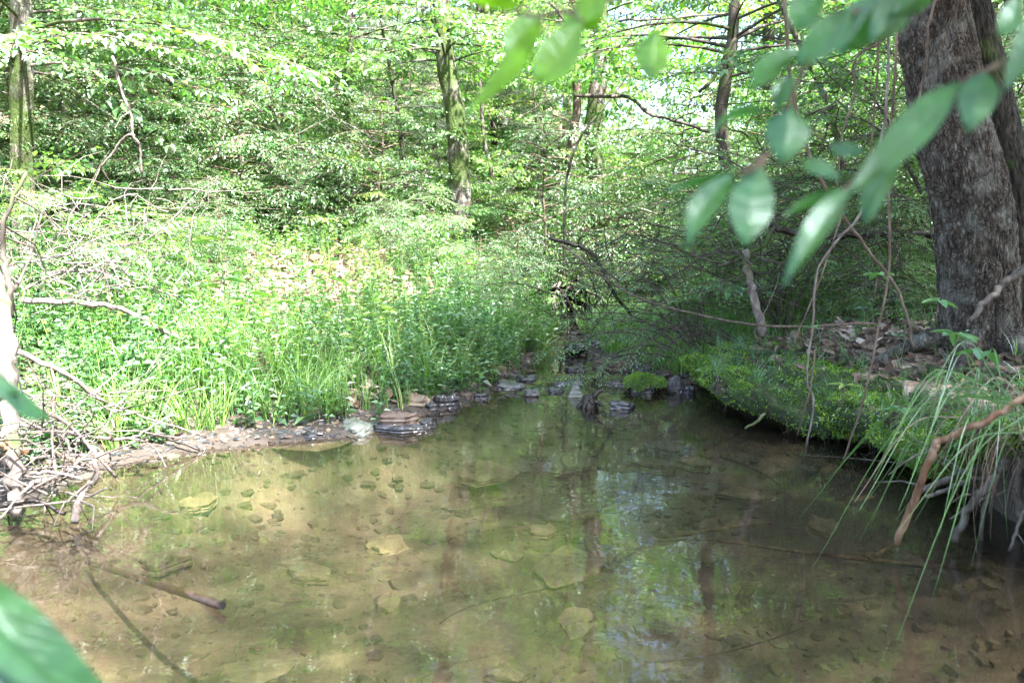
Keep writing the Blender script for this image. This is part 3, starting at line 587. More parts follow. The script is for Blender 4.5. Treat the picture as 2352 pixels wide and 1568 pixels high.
trunk_thing("tree", "grey mossy tree trunk standing at the left edge", "tree", [(50, -20), (50, 200), (52, 420), (58, 560)], 7.0, 54, M_bark, tall=4.5, seed=3, leafy=(SP_BROAD, 44, 2.4, .66, M_leaf))
trunk_thing("tree", "slim pale trunk rising above the layered saplings", "tree", [(812, -10), (803, 120), (797, 350), (815, 520)], 9.4, 17, M_bark, tall=4, seed=4, leafy=(SP_BROAD, 20, 1.5, .7, M_leafd))
trunk_thing("tree", "dark rough trunk with short dead twigs behind the thin cedar", "tree", [(1012, -10), (1025, 150), (1045, 260), (1055, 400), (1060, 500)], 9.0, 48, M_bark, tall=4, seed=5, leafy=(SP_BROAD, 26, 1.7, .66, M_leaf))
trunk_thing("tree", "reddish crooked slim trunk left of the mossy trunk", "tree", [(1318, 60), (1326, 230), (1318, 300), (1308, 370), (1310, 440)], 12.0, 22, bark_mat("red_bark", (.03, .016, .013), (.09, .055, .046), (.17, .125, .11)), tall=3, seed=6)
trunk_thing("tree", "grey trunk with a bulging mossy side beyond the stream bend", "tree", [(1376, -10), (1382, 120), (1370, 230), (1362, 320), (1374, 450), (1382, 550)], 10, 44, M_bark, tall=4.5, seed=7, leafy=(SP_BROAD, 26, 1.8, .66, M_leafy))
trunk_thing("tree", "thin dark crooked trunk with one broken limb", "tree", [(1688, -20), (1682, 100), (1664, 200), (1656, 270), (1668, 390), (1690, 520)], 7, 30, M_barkd, tall=3, seed=8, leafy=(SP_BROAD, 24, 1.7, .6, M_leaf))
trunk_thing("tree", "slender dark stem leaning across the bulging trunk", "tree", [(1466, 138), (1396, 236), (1338, 308), (1307, 386), (1297, 480)], 8.5, 6, M_barkd, sides=6)
trunk_thing("tree", "thin pale sapling stem in front of the layered foliage", "tree", [(1100, 160), (1112, 320), (1130, 400), (1133, 470)], 10.5, 9, M_twigp, sides=6)
trunk_thing("tree", "blackish trunk half hidden behind the left undergrowth", "tree", [(180, -20), (160, 80), (146, 160), (150, 300), (140, 420)], 9.5, 30, M_barkd, tall=5, seed=9, leafy=(SP_BROAD, 50, 2.4, .45, M_leafd))
trunk_thing("tree", "dark trunk veiled by leaves right of the left trunk", "tree", [(300, -20), (305, 100), (300, 220), (300, 380)], 11, 26, M_barkd, tall=5, seed=10, leafy=(SP_BROAD, 50, 2.4, .45, M_leafd))
trunk_thing("tree", "thin dark stem standing in the bright middle slope", "tree", [(974, 500), (980, 560), (983, 600)], 8.5, 9, M_barkd, sides=6)
trunk_thing("tree", "leaning slim grey trunk behind the hanging vines", "tree", [(1780, -20), (1855, 140), (1900, 230), (1917, 290), (1940, 420)], 6.5, 15, M_bark, tall=2, seed=12)
trunk_thing("tree", "dim grey trunk far behind the hanging vines", "tree", [(1945, 60), (1945, 200), (1950, 400)], 11, 30, M_bark, tall=4, seed=13, leafy=(SP_BROAD, 26, 1.8, .4, M_leafd))
trunk_thing("tree", "dark trunk behind the leaning tree at the right edge", "tree", [(2325, -20), (2335, 200), (2345, 400), (2350, 520)], 7, 44, M_barkd, tall=4, seed=14, leafy=(SP_BROAD, 30, 2.0, .4, M_leafd))

TH = [('sap_c', 1.95, 5.9, .55, "dark small leaved bush behind the grey dead stem"), ('sap_d', 2.7, 5.7, .6, "dark bush at the foot of the hanging vines"), ('sap_c', 1.75, 6.9, .6, "small leaved bush behind the arching stems"),
      ('sap_c', 3.3, 6.3, .8, "tall dark bush left of the leaning trunk"), ('sap_a', 2.4, 7.3, .7, "layered sapling in the shaded thicket"), ('sap_d', 3.5, 5.2, .6, "low bush against the back of the leaning trunk"), ('sap_c', 2.3, 5.0, .34, "knee high bush by the fallen log"), ('sap_a', 4.2, 6.8, .9, "layered sapling right of the leaning trunk")]
for i, (k, x_, y_, s_, lb) in enumerate(TH):
    place_tree(k, x_, y_, i * 1.9, s_, "bush", lb, "bush", "bushes of the shaded thicket")
# the big leaning tree on the right bank
def big_tree():
    base = np.array([at(2272, 4.0), 4.05, .42])
    root = empty("leaning_tree", base, "thick furrowed tree leaning over the mossy bank on the right", "tree")
    def bark_trunk(pts, rads, sides, n, seed, amp):
        path = smooth_path(pts, n); mb = MB(); tube(mb, path, rads, sides, 0, cap=True)
        v = mb.v[0]; r_ = np.interp(np.linspace(0, 1, n), np.linspace(0, 1, len(rads)), rads)
        for i in range(n):
            c = path[i]
            for j in range(sides):
                q = v[i * sides + j]; d = q - c; l = np.linalg.norm(d); a = math.atan2(d[1], d[0])
                k = Vector((math.cos(a) * 3.2 * 2.2, math.sin(a) * 3.2 * 2.2, c[2] * 6.5 + seed))
                k2 = Vector((math.cos(a) * 15, math.sin(a) * 15, c[2] * 14 + seed))
                rid = 1 - 2 * abs(mnoise.noise(k)) ; rid2 = 1 - 2 * abs(mnoise.noise(k2))
                flare = 0
                if i < n * .12: flare = (1 - i / (n * .12)) ** 2 * (.45 + .5 * max(0, mnoise.noise(Vector((math.cos(a) * 1.7, math.sin(a) * 1.7, seed)))))
                v[i * sides + j] = c + d * (1 + flare + amp * (rid * .6 + rid2 * .8 - .6))
        return mb
    # main stem follows the measured outline of the photograph
    pts = [base + [0.02, 0, -.25], base + [0, 0, .05], P(2236, 500, 4.0), P(2188, 300, 4.0), P(2156, 120, 3.98), P(2132, -40, 3.95), P(2060, -700, 3.8), P(1960, -1500, 3.6)]
    m = bark_trunk(pts, [.24, .178, .168, .161, .155, .148, .12, .09], 220, 380, 3, .085)
    part_to(m, "trunk", M_bark_big, root)
    pts = [base + [.2, -.1, -.25], base + [.2, .06, .1], P(2318, 500, 4.1), P(2270, 300, 4.12), P(2218, 60, 4.12), P(2196, -80, 4.12), P(2190, -700, 4.2)]
    m = bark_trunk(pts, [.22, .16, .145, .135, .125, .11, .08], 140, 260, 9, .07)
    o = part_to(m, "stem", M_bark_moss, root); o['label'] = "dark mossy second stem"
    # crown, mostly above the frame: it shades the right bank
    cr, wd = MB(), MB(); rr = rng(77)
    top = smooth_path([P(2080, -700, 3.8), P(1960, -1500, 3.6), P(1900, -1800, 3.4) + [0, 0, 1.2]], 12)
    crown_on(cr, wd, top, rr, SP_BROAD, 36, 2.7, h0=.0, step=.24, up=.35, scale=1.35, prof=lambda t: 1, brad=.03, droop=.3, az=(0.1, 1.3))
    part_to(wd, "limbs", M_barkd, root); part_to(cr, "crown", [M_leaf, M_twig], root)
    for i, (a, rad) in enumerate([((-.3, -.35, -.5), .05), ((.1, -.45, -.55), .06), ((-.5, .1, -.4), .045), ((.35, -.35, -.5), .05)]):
        a = np.array(a); mb = MB(); e = base + a; e[2] = float(H(e[0], e[1])) - .02; mid = base + a * .5; mid[2] = float(H(mid[0], mid[1])) + .06
        tube(mb, smooth_path([base + [0, 0, .12] + a * .1, mid, e], 10), [rad * 1.6, rad, rad * .4], 8, 0, rough=.06, seed=i)
        part_to(mb, "surface_root", M_bark_big, root)
big_tree()

# unseen trees added right of and behind the viewpoint for shade and reflections
for i, (k, x, y, s, lb) in enumerate([('tree_b', 4.2, 1.2, 1.0, "unseen dark broadleaf tree added on the right bank for its shade"), 
                                       ('tree_c', 1.9, -2.3, 1.0, "unseen bushy broadleaf tree added behind the viewpoint to shade it"), ('tree_b', 2.6, -3.6, 1.0, "unseen broadleaf tree added behind the viewpoint to shade the foreground"),
                                       ('tree_b', 3.3, -.9, 1.05, "unseen dark broadleaf tree added beside the viewpoint to shade the pool")]):
    place_tree(k, x, y, i * 1.3, s, "broadleaf_tree", lb, "tree")

# ------------------------------------------------------------------ ground cover
def weed_proto(seed, h=.3, n=7, lL=.06, lW=.03, lean=.1, hi=False):
    r = rng(seed); mb = MB(); tube(mb, [[0, 0, 0], [lean * h * .4, 0, h * .5], [lean * h, 0, h]], [.003, .0015], 3, 1, cap=False)
    P_, D_, N_, S_ = [], [], [], []
    for k in range(n):
        t = .25 + .75 * k / (n - 1); a = k * 1.57 + r.normal() * .3
        for sg in (0, math.pi):
            P_.append([lean * h * t, 0, h * t]); D_.append([math.cos(a + sg), math.sin(a + sg), .25 + r.normal() * .25]); N_.append(np.array([0, 0, 1.0]) + r.normal(size=3) * .3); S_.append((1.1 - .5 * t) * r.uniform(.7, 1.2))
    S_ = np.array(S_); leaves(mb, np.array(P_, float), np.array(D_, float), np.array(N_), lL * S_, lW * S_, .15, .3, 0, hi); return mb.arrays()
def lance_proto(seed, h=.5, n=7):
    r = rng(seed); mb = MB(); tube(mb, [[0, 0, 0], [.03, 0, h * .5], [.05, .02, h]], [.004, .002], 3, 0, cap=False)
    P_, D_, N_ = [], [], []
    for k in range(n):
        t = .3 + .7 * k / (n - 1); a = k * 2.4; P_.append([.05 * t, 0, h * t]); D_.append([math.cos(a), math.sin(a), .6 + r.normal() * .2]); N_.append([-math.cos(a) * .6, -math.sin(a) * .6, 1])
    leaves(mb, np.array(P_, float), np.array(D_, float), np.array(N_, float), .15, .028, .12, .5, 0, True); return mb.arrays()
def grass_proto(seed, nb=9, h=.3, wd=.006, spread=.5):
    r = rng(seed); mb = MB()
    for i in range(nb):
        a = r.uniform(0, 6.28); hh = h * r.uniform(.6, 1.2); ln_ = spread * hh * r.uniform(.3, 1.2); t = np.linspace(0, 1, 5)
        c = np.stack([np.cos(a) * ln_ * t ** 1.7, np.sin(a) * ln_ * t ** 1.7, hh * (t - .35 * spread * t ** 3)], -1) + np.array([r.normal() * .012, r.normal() * .012, 0])
        s = np.array([-math.sin(a), math.cos(a), 0]) * wd * .5; w_ = (1 - t ** 2)[:, None] * .9 + .05
        v = np.stack([c - s * w_, c + s * w_], 1).reshape(-1, 3)
        f = []
        for k in range(4): f += [[2 * k, 2 * k + 1, 2 * k + 3], [2 * k, 2 * k + 3, 2 * k + 2]]
        mb.add(v, np.array(f), 0, True)
    return mb.arrays()
WEEDS = [weed_proto(60, .22, 6), weed_proto(61, .3, 8, .045, .028), weed_proto(62, .18, 5, .07, .045)]
WTINY = [weed_proto(63, .12, 4, .035, .024), weed_proto(64, .1, 4, .028, .018)]
LANCE = [lance_proto(65), lance_proto(66, .38, 6)]
GRASS = [grass_proto(70 + i) for i in range(3)]; GLONG = [grass_proto(75 + i, 8, .45, .007, .8) for i in range(2)]

def scatter(protos, mats_, region, n, seed, name, label, cat, lo=.7, hi=1.3, dens=None, tilt=.12, kind="stuff", zoff=-.01):
    r = rng(seed); x = r.uniform(region[0], region[1], n); y = r.uniform(region[2], region[3], n)
    dl, dr = XL(y) - x, x - XR(y); ok = (dl > .05) | ((dl > -.17) & (y > 6.3)) | (dr > .35) | ((dr > .1) & (y > 5.4))
    if dens is not None: ok &= r.uniform(size=n) < dens(x, y, dl, dr)
    x, y = x[ok], y[ok]; z = H(x, y) + zoff; mb = MB(); w_ = r.integers(len(protos), size=len(x)); pos = np.stack([x, y, z], -1)
    for i, pr in enumerate(protos):
        k = w_ == i
        if k.any(): stamp(mb, pr, rot_up(r, int(k.sum()), tilt, lo=lo, hi=hi), pos[k])
    return tag(mb.build(name, mats_), label, cat, kind=kind)
clear = lambda x, y: 1 - .9 * np.exp(-((x + 1.45) ** 2 / 2.8 + (y - 6.95) ** 2 / 3.2) ** 1.5)
nz_ = lambda x, y, s, f=1.0: .5 + .5 * fbm(x * f, y * f, s, 3)
inview = lambda x, y: (np.abs(x) < .72 * y + .6)
scatter(WEEDS, [M_leafy, M_grass], (-5.5, 3.5, 4.4, 9.5), 9000, 1, "undergrowth", "bright green leafy weeds covering the sunny slope", "undergrowth",
        dens=lambda x, y, dl, dr: inview(x, y) * (dl > .5) * np.clip(.9 * nz_(x, y, 3, .9) + .25 , 0, 1) * clear(x, y))
scatter(WEEDS + WTINY, [M_leafb, M_grass], (-7, 6, 4.6, 14), 15000, 2, "undergrowth", "small bluish green plants carpeting the wood floor", "undergrowth",
        dens=lambda x, y, dl, dr: inview(x, y) * (dl > .25) * np.clip(nz_(x, y, 8, .8) * 1.1, 0, 1) * clear(x, y) + inview(x, y) * (dr > .9) * .5)
scatter(SP_SMALL + SP_BROAD, [M_leaf, M_twig], (-9, 9, 8.5, 19), 3400, 4, "undergrowth", "knee high leafy thicket under the saplings", "undergrowth", lo=.8, hi=1.6, tilt=.35, zoff=.28,
        dens=lambda x, y, dl, dr: inview(x, y) * 1.0)
scatter(SP_SMALL + SP_BROAD, [M_leafy, M_twig], (-7, 6, 7.2, 15), 1500, 44, "undergrowth", "waist high yellow green sprays in the clearing", "undergrowth", lo=.7, hi=1.2, tilt=.3, zoff=.45,
        dens=lambda x, y, dl, dr: inview(x, y) * (nz_(x, y, 18, .5) > .5))
GT = [grass_proto(80 + i, 10, .42, .0055, .45) for i in range(3)] + [grass_proto(84, 7, .5, .008, .9)]
scatter(GT, [M_grass], (-2.7, .3, 3.6, 6.6), 3000, 5, "grass", "bright green grass tufts leaning over the gravel on the left shore", "grass", lo=.45, hi=1.0, tilt=.2,
        dens=lambda x, y, dl, dr: (y - YS(x) > .13 + .12 * nz_(x, y, 41, 3)) * np.exp(-np.clip(y - YS(x) - .5, 0, 9) * 2.0) * np.clip(nz_(x, y, 6, 1.8) * 1.9 - .35, .05, 1) * (1 - .75 * (x < -1.95)))
scatter(GRASS, [M_grass], (-4.5, .6, 4.2, 9), 2600, 6, "grass", "scattered grass among the weeds of the sunny slope", "grass", lo=.5, hi=1.1, tilt=.2, dens=lambda x, y, dl, dr: (y - YS(x) > .3) * nz_(x, y, 7, 1.5) * clear(x, y))
STEMS = [weed_proto(86, .55, 9, .075, .032, .15), weed_proto(87, .42, 7, .06, .04, .2), weed_proto(88, .65, 10, .06, .025, .1)]
scatter(STEMS, [M_leafb, M_grass], (-4, .4, 3.8, 8), 1500, 61, "undergrowth", "knee high stemmed weeds standing above the grass", "undergrowth", lo=.6, hi=1.05, dens=lambda x, y, dl, dr: (y - YS(x) > .22) * np.clip(nz_(x, y, 71, 1.2) * 1.8 - .3, .1, 1) * clear(x, y))
scatter(WEEDS, [M_leafb, M_grass], (-3.2, .5, 3.4, 6.6), 3600, 62, "undergrowth", "low leafy plants at the foot of the grass above the shore", "undergrowth", lo=.6, hi=1.2, dens=lambda x, y, dl, dr: (y - YS(x) > .12) * (y - YS(x) < 2) * (.25 + .6 * (x < -1.7) + .6 * (x > -.7)))
scatter(GRASS, [M_grass], (.2, 3.5, 5.4, 8.5), 6000, 7, "grass", "short grass on the low bar beside the upper stream", "grass", lo=.5, hi=1.0, dens=lambda x, y, dl, dr: (dr > .1) * (y > 5.4) * .9)
scatter(WEEDS + WTINY, [M_leaf, M_grass], (-1.2, 1.6, 5.0, 9.5), 2600, 63, "undergrowth", "leafy weeds crowding the left side of the upper stream", "undergrowth", lo=.6, hi=1.1, dens=lambda x, y, dl, dr: (dl > np.where(y > 6.3, -.16, .06)) * (dl < 1.4) * 1.0)
# leaf litter
def litter(region, n, seed, label, dens, lm=None, sz=1.0):
    r = rng(seed); x = r.uniform(region[0], region[1], n); y = r.uniform(region[2], region[3], n); dl, dr = XL(y) - x, x - XR(y)
    k = ((dl > .25) | (dr > .42)) & (r.uniform(size=n) < dens(x, y)); x, y = x[k], y[k]; n = len(x)
    a = r.uniform(0, 6.28, n); D = np.stack([np.cos(a), np.sin(a), r.normal(size=n) * .35], -1); N = np.array([0, 0, 1.0]) + jit(r, n, .4)
    s = r.uniform(.6, 1.3, n); mb = MB(); leaves(mb, np.stack([x, y, H(x, y) + r.uniform(.0, .025, n)], -1), D, N, .07 * s * sz, .04 * s * sz, .3, -.25, 0, True)
    return tag(mb.build("leaf_litter", lm or M_litter), label, "leaf litter", kind="stuff")
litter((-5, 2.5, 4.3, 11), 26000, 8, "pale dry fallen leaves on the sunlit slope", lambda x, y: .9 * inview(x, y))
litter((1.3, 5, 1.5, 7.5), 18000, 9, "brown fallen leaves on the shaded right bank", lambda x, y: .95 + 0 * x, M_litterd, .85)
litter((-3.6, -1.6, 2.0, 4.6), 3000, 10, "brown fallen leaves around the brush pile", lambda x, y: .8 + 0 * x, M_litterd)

# ------------------------------------------------------------------ moss bank on the right
def moss_bank():
    r = rng(90); n = 150
    yy = np.linspace(2.25, 5.3, n); wl = XR(yy) - .02 + .08 * fbm(yy * 2.5, yy * 0, 4, 4) + .14 * ss(4.95, 5.3, yy)
    lift = .24 * (1 - ss(2.6, 3.15, yy)) + .09 + .06 * fbm(yy * 2.6, yy * 0 + 5, 6, 3)    # underside height above the water
    lift = lift * (1 - .7 * ss(4.8, 5.3, yy))
    prof = [(.34, -.01), (.12, .0), (.02, .03), (-.02, .09), (.0, .16), (.07, .22), (.18, .27), (.32, .31), (.5, .36), (.7, .4)]
    m = len(prof); ring = smooth_path(np.array([(a, b, 0) for a, b in prof]), 44)[:, :2]; V = np.zeros((n, 44, 3))
    for i in range(n):
        for j in range(44):
            s, z = ring[j]; x = wl[i] + s; zz = z * (.95 if yy[i] > 2 else 1) + lift[i] * (1 - ss(0, .36, z)) if j > 0 else z + lift[i]
            q = Vector((x * 7, yy[i] * 7, zz * 9)); nn = mnoise.noise(q * .5) * .06 + mnoise.noise(q) * .05 - abs(mnoise.noise(q * 1.5)) * .13 + .03 - abs(mnoise.noise(q * 3.1)) * .05 + mnoise.noise(q * 5) * .015
            V[i, j] = (x - nn, yy[i] + nn * .3, zz + nn * .7)
        gz = H(V[i, -1, 0], V[i, -1, 1]); V[i, -6:, 2] = V[i, -6:, 2] * np.linspace(1, 0, 6) + (gz - .03) * np.linspace(0, 1, 6)
    A = np.arange(n - 1)[:, None] * 44 + np.arange(43)[None]
    f = np.concatenate([np.stack([A, A + 44, A + 45], -1).reshape(-1, 3), np.stack([A, A + 45, A + 1], -1).reshape(-1, 3)])
    v = V.reshape(-1, 3); org = (1.5, 4.0, .2)
    root = empty("mossy_bank", org, "overhanging bank edge thick with green moss above dark water", "bank")
    mb = MB().add(v, f, 0, True); part_to(mb, "turf_edge", M_mossb, root)
    # moss fronds
    tri = v[f]; nrm = np.cross(tri[:, 1] - tri[:, 0], tri[:, 2] - tri[:, 0]); ar = np.linalg.norm(nrm, axis=1); nrm = unit(nrm)
    c = tri.mean(1)
    if (nrm[(c[:, 2] > .3)][:, 2].mean() < 0): nrm = -nrm
    jidx = np.tile(np.repeat(np.arange(43)[None], n - 1, 0).reshape(-1), 2)
    wgt = ar * ((jidx > 3) & (jidx < 38)) * (.03 + np.clip(fbm(c[:, 0] * 4 + c[:, 2] * 5, c[:, 1] * 4.5, 12, 3) * 1.3 + .55, 0, 1))
    wgt = wgt * np.where(jidx > 30, .4, 1) * np.where(jidx < 24, 2.0, 1)
    K = 95000; idx = r.choice(len(f), K, p=wgt / wgt.sum()); u = r.dirichlet((1, 1, 1), K)
    p = (tri[idx] * u[..., None]).sum(1); nn = nrm[idx]
    D = nn * .7 + jit(r, K, .6) + np.array([0, 0, -.12]); mm = MB(); s = r.uniform(.5, 1.3, K) * (1 + .7 * np.clip(fbm(p[:, 0] * 9 + p[:, 2] * 9, p[:, 1] * 9, 14, 2), 0, 1))
    leaves(mm, p - nn * .004, D, jit(r, K, 1) + nn * .4, .022 * s, .0055 * s, .1, .3, 0)
    o = part_to(mm, "moss", M_moss, root); o['kind'] = 'stuff'
    # short grass, seedlings and fallen leaves growing or lying on the moss
    gr = MB()
    for pr, cnt, lo_, hi_ in ((GRASS[0], 60, .25, .5), (GRASS[1], 60, .25, .6), (WTINY[0], 110, .4, .8), (GRASS[2], 40, .3, .7)):
        a_, b_ = r.integers(3, n - 3, cnt), r.integers(20, 42, cnt); stamp(gr, pr, rot_up(r, cnt, .3, lo=lo_, hi=hi_), V[a_, b_])
    o = part_to(gr, "grass", M_sedge_shaded, root); o['kind'] = 'stuff'
    dl_ = MB(); cnt = 420; a_, b_ = r.integers(2, n - 2, cnt), np.clip((44 - np.abs(r.normal(size=cnt)) * 8).astype(int), 12, 43)
    leaves(dl_, V[a_, b_] + [0, 0, .012], jit(r, cnt, 1) * [1, 1, .3], np.array([0, 0, 1.0]) + jit(r, cnt, .4), r.uniform(.025, .06, cnt), r.uniform(.015, .03, cnt), .25, -.2, 0, True)
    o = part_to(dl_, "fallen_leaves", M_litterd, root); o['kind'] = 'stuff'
    # dangling rootlets below the lip
    rt = MB()
    for i in range(90):
        k = r.integers(5, n - 5); p0 = V[k, r.integers(2, 8)]; L = r.uniform(.04, .14)
        tube(rt, [p0, p0 + [r.normal() * .02, r.normal() * .02, -L * .5], p0 + [r.normal() * .03 - .01, r.normal() * .03, -L]], [.0022, .0008], 3, 0, cap=False)
    o = part_to(rt, "rootlets", M_root, root); o['kind'] = 'stuff'
    return V
MV = moss_bank()
scatter(GRASS + WTINY, [M_grass, M_grass], (1.2, 3.4, 2.4, 5.4), 1500, 12, "grass", "sparse grass and seedlings on the shaded bank", "grass", lo=.25, hi=.6, dens=lambda x, y, dl, dr: (dr > .3) * .22)
scatter(WEEDS, [M_leafb, M_grass], (1.5, 4.2, 2.8, 6.5), 500, 13, "undergrowth", "small leafy plants around the foot of the leaning tree", "undergrowth", lo=.4, hi=.9, dens=lambda x, y, dl, dr: (dr > .5) * .3)

# ------------------------------------------------------------------ rocks
def rock(name, label, c, size, rz, matl, seed, cat="stone", group=None, tilt=(0, 0), npoly=8, taper=.12, sub=1, parent=None, rnd=0.0, var=.78):
    """broken slab: irregular outline, uneven top, chipped edge"""
    r = rng(seed); a = np.sort((np.arange(npoly) + r.uniform(-.3, .3, npoly)) / npoly * 2 * math.pi); rad = r.uniform(var, 1.1, npoly)
    M_ = npoly * 6; aa = np.linspace(0, 2 * math.pi, M_, endpoint=False)
    ax = np.interp(aa, np.concatenate([a - 2 * math.pi, a, a + 2 * math.pi]), np.tile(rad * np.cos(a), 3)); ay = np.interp(aa, np.concatenate([a - 2 * math.pi, a, a + 2 * math.pi]), np.tile(rad * np.sin(a), 3))
    if rnd: zz_ = np.linspace(-.5, .5, 11); lv = [(z, max(.12, (1 - abs(z * 1.75 + .1) ** 2.6)) ** .5 if abs(z) < .5 else .2) for z in zz_]; lv[0] = (-.5, .8)
    else: lv = [(-.5, .9), (-.4, .98), (-.25, 1.0), (-.12, .95), (0, .985), (.15, .96), (.3, 1.0), (.42, .97), (.5, .9), (.52, .7), (.53, .45), (.54, .2)]
    V = []; asp = size[2] / max(size[0], size[1])
    for k_, (z, s) in enumerate(lv):
        pr = np.array([mnoise.noise(Vector((x_ * 2.1 + seed * 3.7, y_ * 2.1, z * 3.0 * asp * 3 + seed))) + .5 * mnoise.noise(Vector((x_ * 6 + seed, y_ * 6, z * 9 * asp * 3))) for x_, y_ in zip(ax, ay)])
        j = 1 + .13 * pr + r.normal(size=M_) * .008 + (0 if rnd or z > .45 else r.normal() * .02)
        zt_ = z + (.1 * pr if z > .2 else .05 * pr) + (.22 * vnoise(ax * s * 1.6 + seed, ay * s * 1.6, seed) if z >= .42 and not rnd else 0)
        V.append(np.stack([ax * s * j * (1 - taper * (z + .5)), ay * s * j * (1 - taper * (z + .5)), zt_], -1))
    nl = len(lv); V = np.concatenate(V); V = np.concatenate([V, [[0, 0, V[-M_:, 2].mean()], [0, 0, -.5]]])
    f = []
    for l in range(nl - 1):
        for j in range(M_):
            k = (j + 1) % M_; A = l * M_
            f += [[A + j, A + k, A + M_ + k], [A + j, A + M_ + k, A + M_ + j]]
    for j in range(M_):
        k = (j + 1) % M_; f += [[nl * M_, (nl - 1) * M_ + j, (nl - 1) * M_ + k], [nl * M_ + 1, k, j]]
    V = V * (np.array(size) * [.5, .5, 1])
    tx, ty = tilt; cx, sx_, cy_, sy_ = math.cos(tx), math.sin(tx), math.cos(ty), math.sin(ty)
    Rx = np.array([[1, 0, 0], [0, cx, -sx_], [0, sx_, cx]]); Ry = np.array([[cy_, 0, sy_], [0, 1, 0], [-sy_, 0, cy_]]); Rz = np.array([[math.cos(rz), -math.sin(rz), 0], [math.sin(rz), math.cos(rz), 0], [0, 0, 1]])
    V = V @ (Rz @ Ry @ Rx).T
    o = MB().add(V, np.array(f), 0, bool(rnd)).build(name, matl); o.location = tuple(c)
    return tag(o, label, cat, group)
def rock_px(label, x0, x1, yb, hpx, depth, matl, seed, sink=.02, rz=0, group="stones at the water's edge", z=0.0, **kw):
    """stone whose front foot meets the water/ground at image height yb"""
    p = W((x0 + x1) / 2, yb, z); d = p[1]; wd = px(x1 - x0, d) * 1.2; h = px(hpx, d)
    return rock("stone", label, (p[0], p[1] + depth * .5, z + h / 2 - sink / 2), (wd, depth, h + sink), rz, matl, seed, group=group, **kw)
rock_px("reddish brown slab lying on black slabs at the gravel shore", 856, 951, 976, 22, .17, M_st_red, 1, z=.035, npoly=6)
rock_px("pale greenish wet slab at the waterline left of the black slabs", 766, 856, 1004, 20, .22, M_st_pale, 2, npoly=7, tilt=(.08, 0), sink=.03)
rock_px("thin black wet slab under the reddish slab", 835, 915, 990, 13, .2, M_st_black, 3)
rock_px("long low black slab reaching into the water", 868, 968, 996, 12, .14, M_st_black, 4, npoly=9)
rock_px("small jagged black stone at the tip of the long slab", 955, 1000, 984, 15, .08, M_st_black, 5, npoly=5, tilt=(0, -.15))
rock_px("tan pointed slab on the shore behind the reddish slab", 890, 990, 944, 32, .2, M_st_tan, 6, npoly=6, tilt=(0, .06), z=.01)
rock_px("dark wet boulder beside the tan slab in the water", 988, 1050, 941, 26, .16, M_st_black, 7, npoly=8)
rock_px("black flat stone between the tan slab and the dark boulder", 965, 1010, 946, 16, .12, M_st_black, 8)
rock_px("brownish block with a square end on the gravel", 936, 998, 912, 26, .16, M_st_gray, 9, npoly=5, z=.03)
rock_px("long grey brown slab tilted on the gravel shore", 882, 962, 903, 20, .2, M_st_red, 10, npoly=6, tilt=(0, .12), z=.04)
rock_px("upright dark pointed stone above the square block", 962, 992, 897, 34, .08, M_st_gray, 11, npoly=5, tilt=(.1, .5), z=.06)
rock_px("small brown stone left of the tilted slab", 875, 908, 905, 14, .09, M_st_red, 12, z=.04)
rock_px("pinkish tan stone in the shallow stream left of the riffle", 1128, 1166, 866, 20, .14, M_st_tan, 13, npoly=6, z=.04)
rock_px("rounded brown stone beside the pinkish stone", 1090, 1130, 872, 34, .15, M_st_red, 14, npoly=9, rnd=1, z=.04)
rock_px("dark brown stone propped right of the pinkish stone", 1160, 1184, 852, 22, .1, M_st_red, 15, npoly=5, tilt=(0, -.4), z=.05)
rock_px("broad grey wet slab in the outlet of the riffle", 1140, 1205, 902, 15, .22, M_st_gray, 16, npoly=7, z=.0, tilt=(.05, .06))
rock_px("dark grey slab on the bank under the leafy weeds", 1056, 1098, 884, 30, .12, M_st_gray, 17, npoly=6, z=.03)
rock_px("mossy capped black stone right of the grey cobble", 1180, 1232, 890, 22, .16, M_st_black, 18, npoly=7, z=.0)
rock_px("low dark stone in the shallows left of the drooping twig", 1086, 1122, 918, 10, .1, M_st_black, 19)
rock_px("pale wet three sided stone beside the black stump", 1298, 1345, 916, 27, .14, M_st_pale, 20, npoly=3, taper=.7, z=0)
rock_px("flat dark slab just breaking the water right of the stump", 1406, 1462, 942, 15, .13, M_st_black, 21, npoly=5, tilt=(0, .08))
rock_px("grey wet stone leaning on the mossy boulder", 1533, 1574, 903, 28, .16, M_st_gray, 22, npoly=6, tilt=(0, -.3))
rock_px("small black stone at the foot of the mossy bank", 1572, 1600, 906, 14, .1, M_st_black, 23)
rock_px("long flat brown slab along the right edge of the upper stream", 1372, 1446, 846, 14, .25, M_st_red, 24, npoly=6, z=.06)
rock_px("second brown slab further along the low bar", 1436, 1490, 838, 18, .22, M_st_red, 25, npoly=6, z=.08, tilt=(0, -.06))
rock_px("grey brown slab at the right end of the low bar", 1484, 1536, 830, 16, .2, M_st_tan, 26, npoly=6, z=.09)
rock_px("dark stone in the middle of the upper stream", 1300, 1350, 852, 6, .12, M_st_black, 27, z=.05)
rock_px("low wet stone at the lip of the riffle", 1226, 1262, 893, 8, .1, M_st_black, 28, z=.0)
rock_px("flat wet stone at the right side of the riffle lip", 1262, 1300, 902, 7, .1, M_st_gray, 29, z=.0)
rock_px("dark stone pair at the foot of the root bank", 1300, 1352, 800, 8, .2, M_st_black, 30, z=.1)
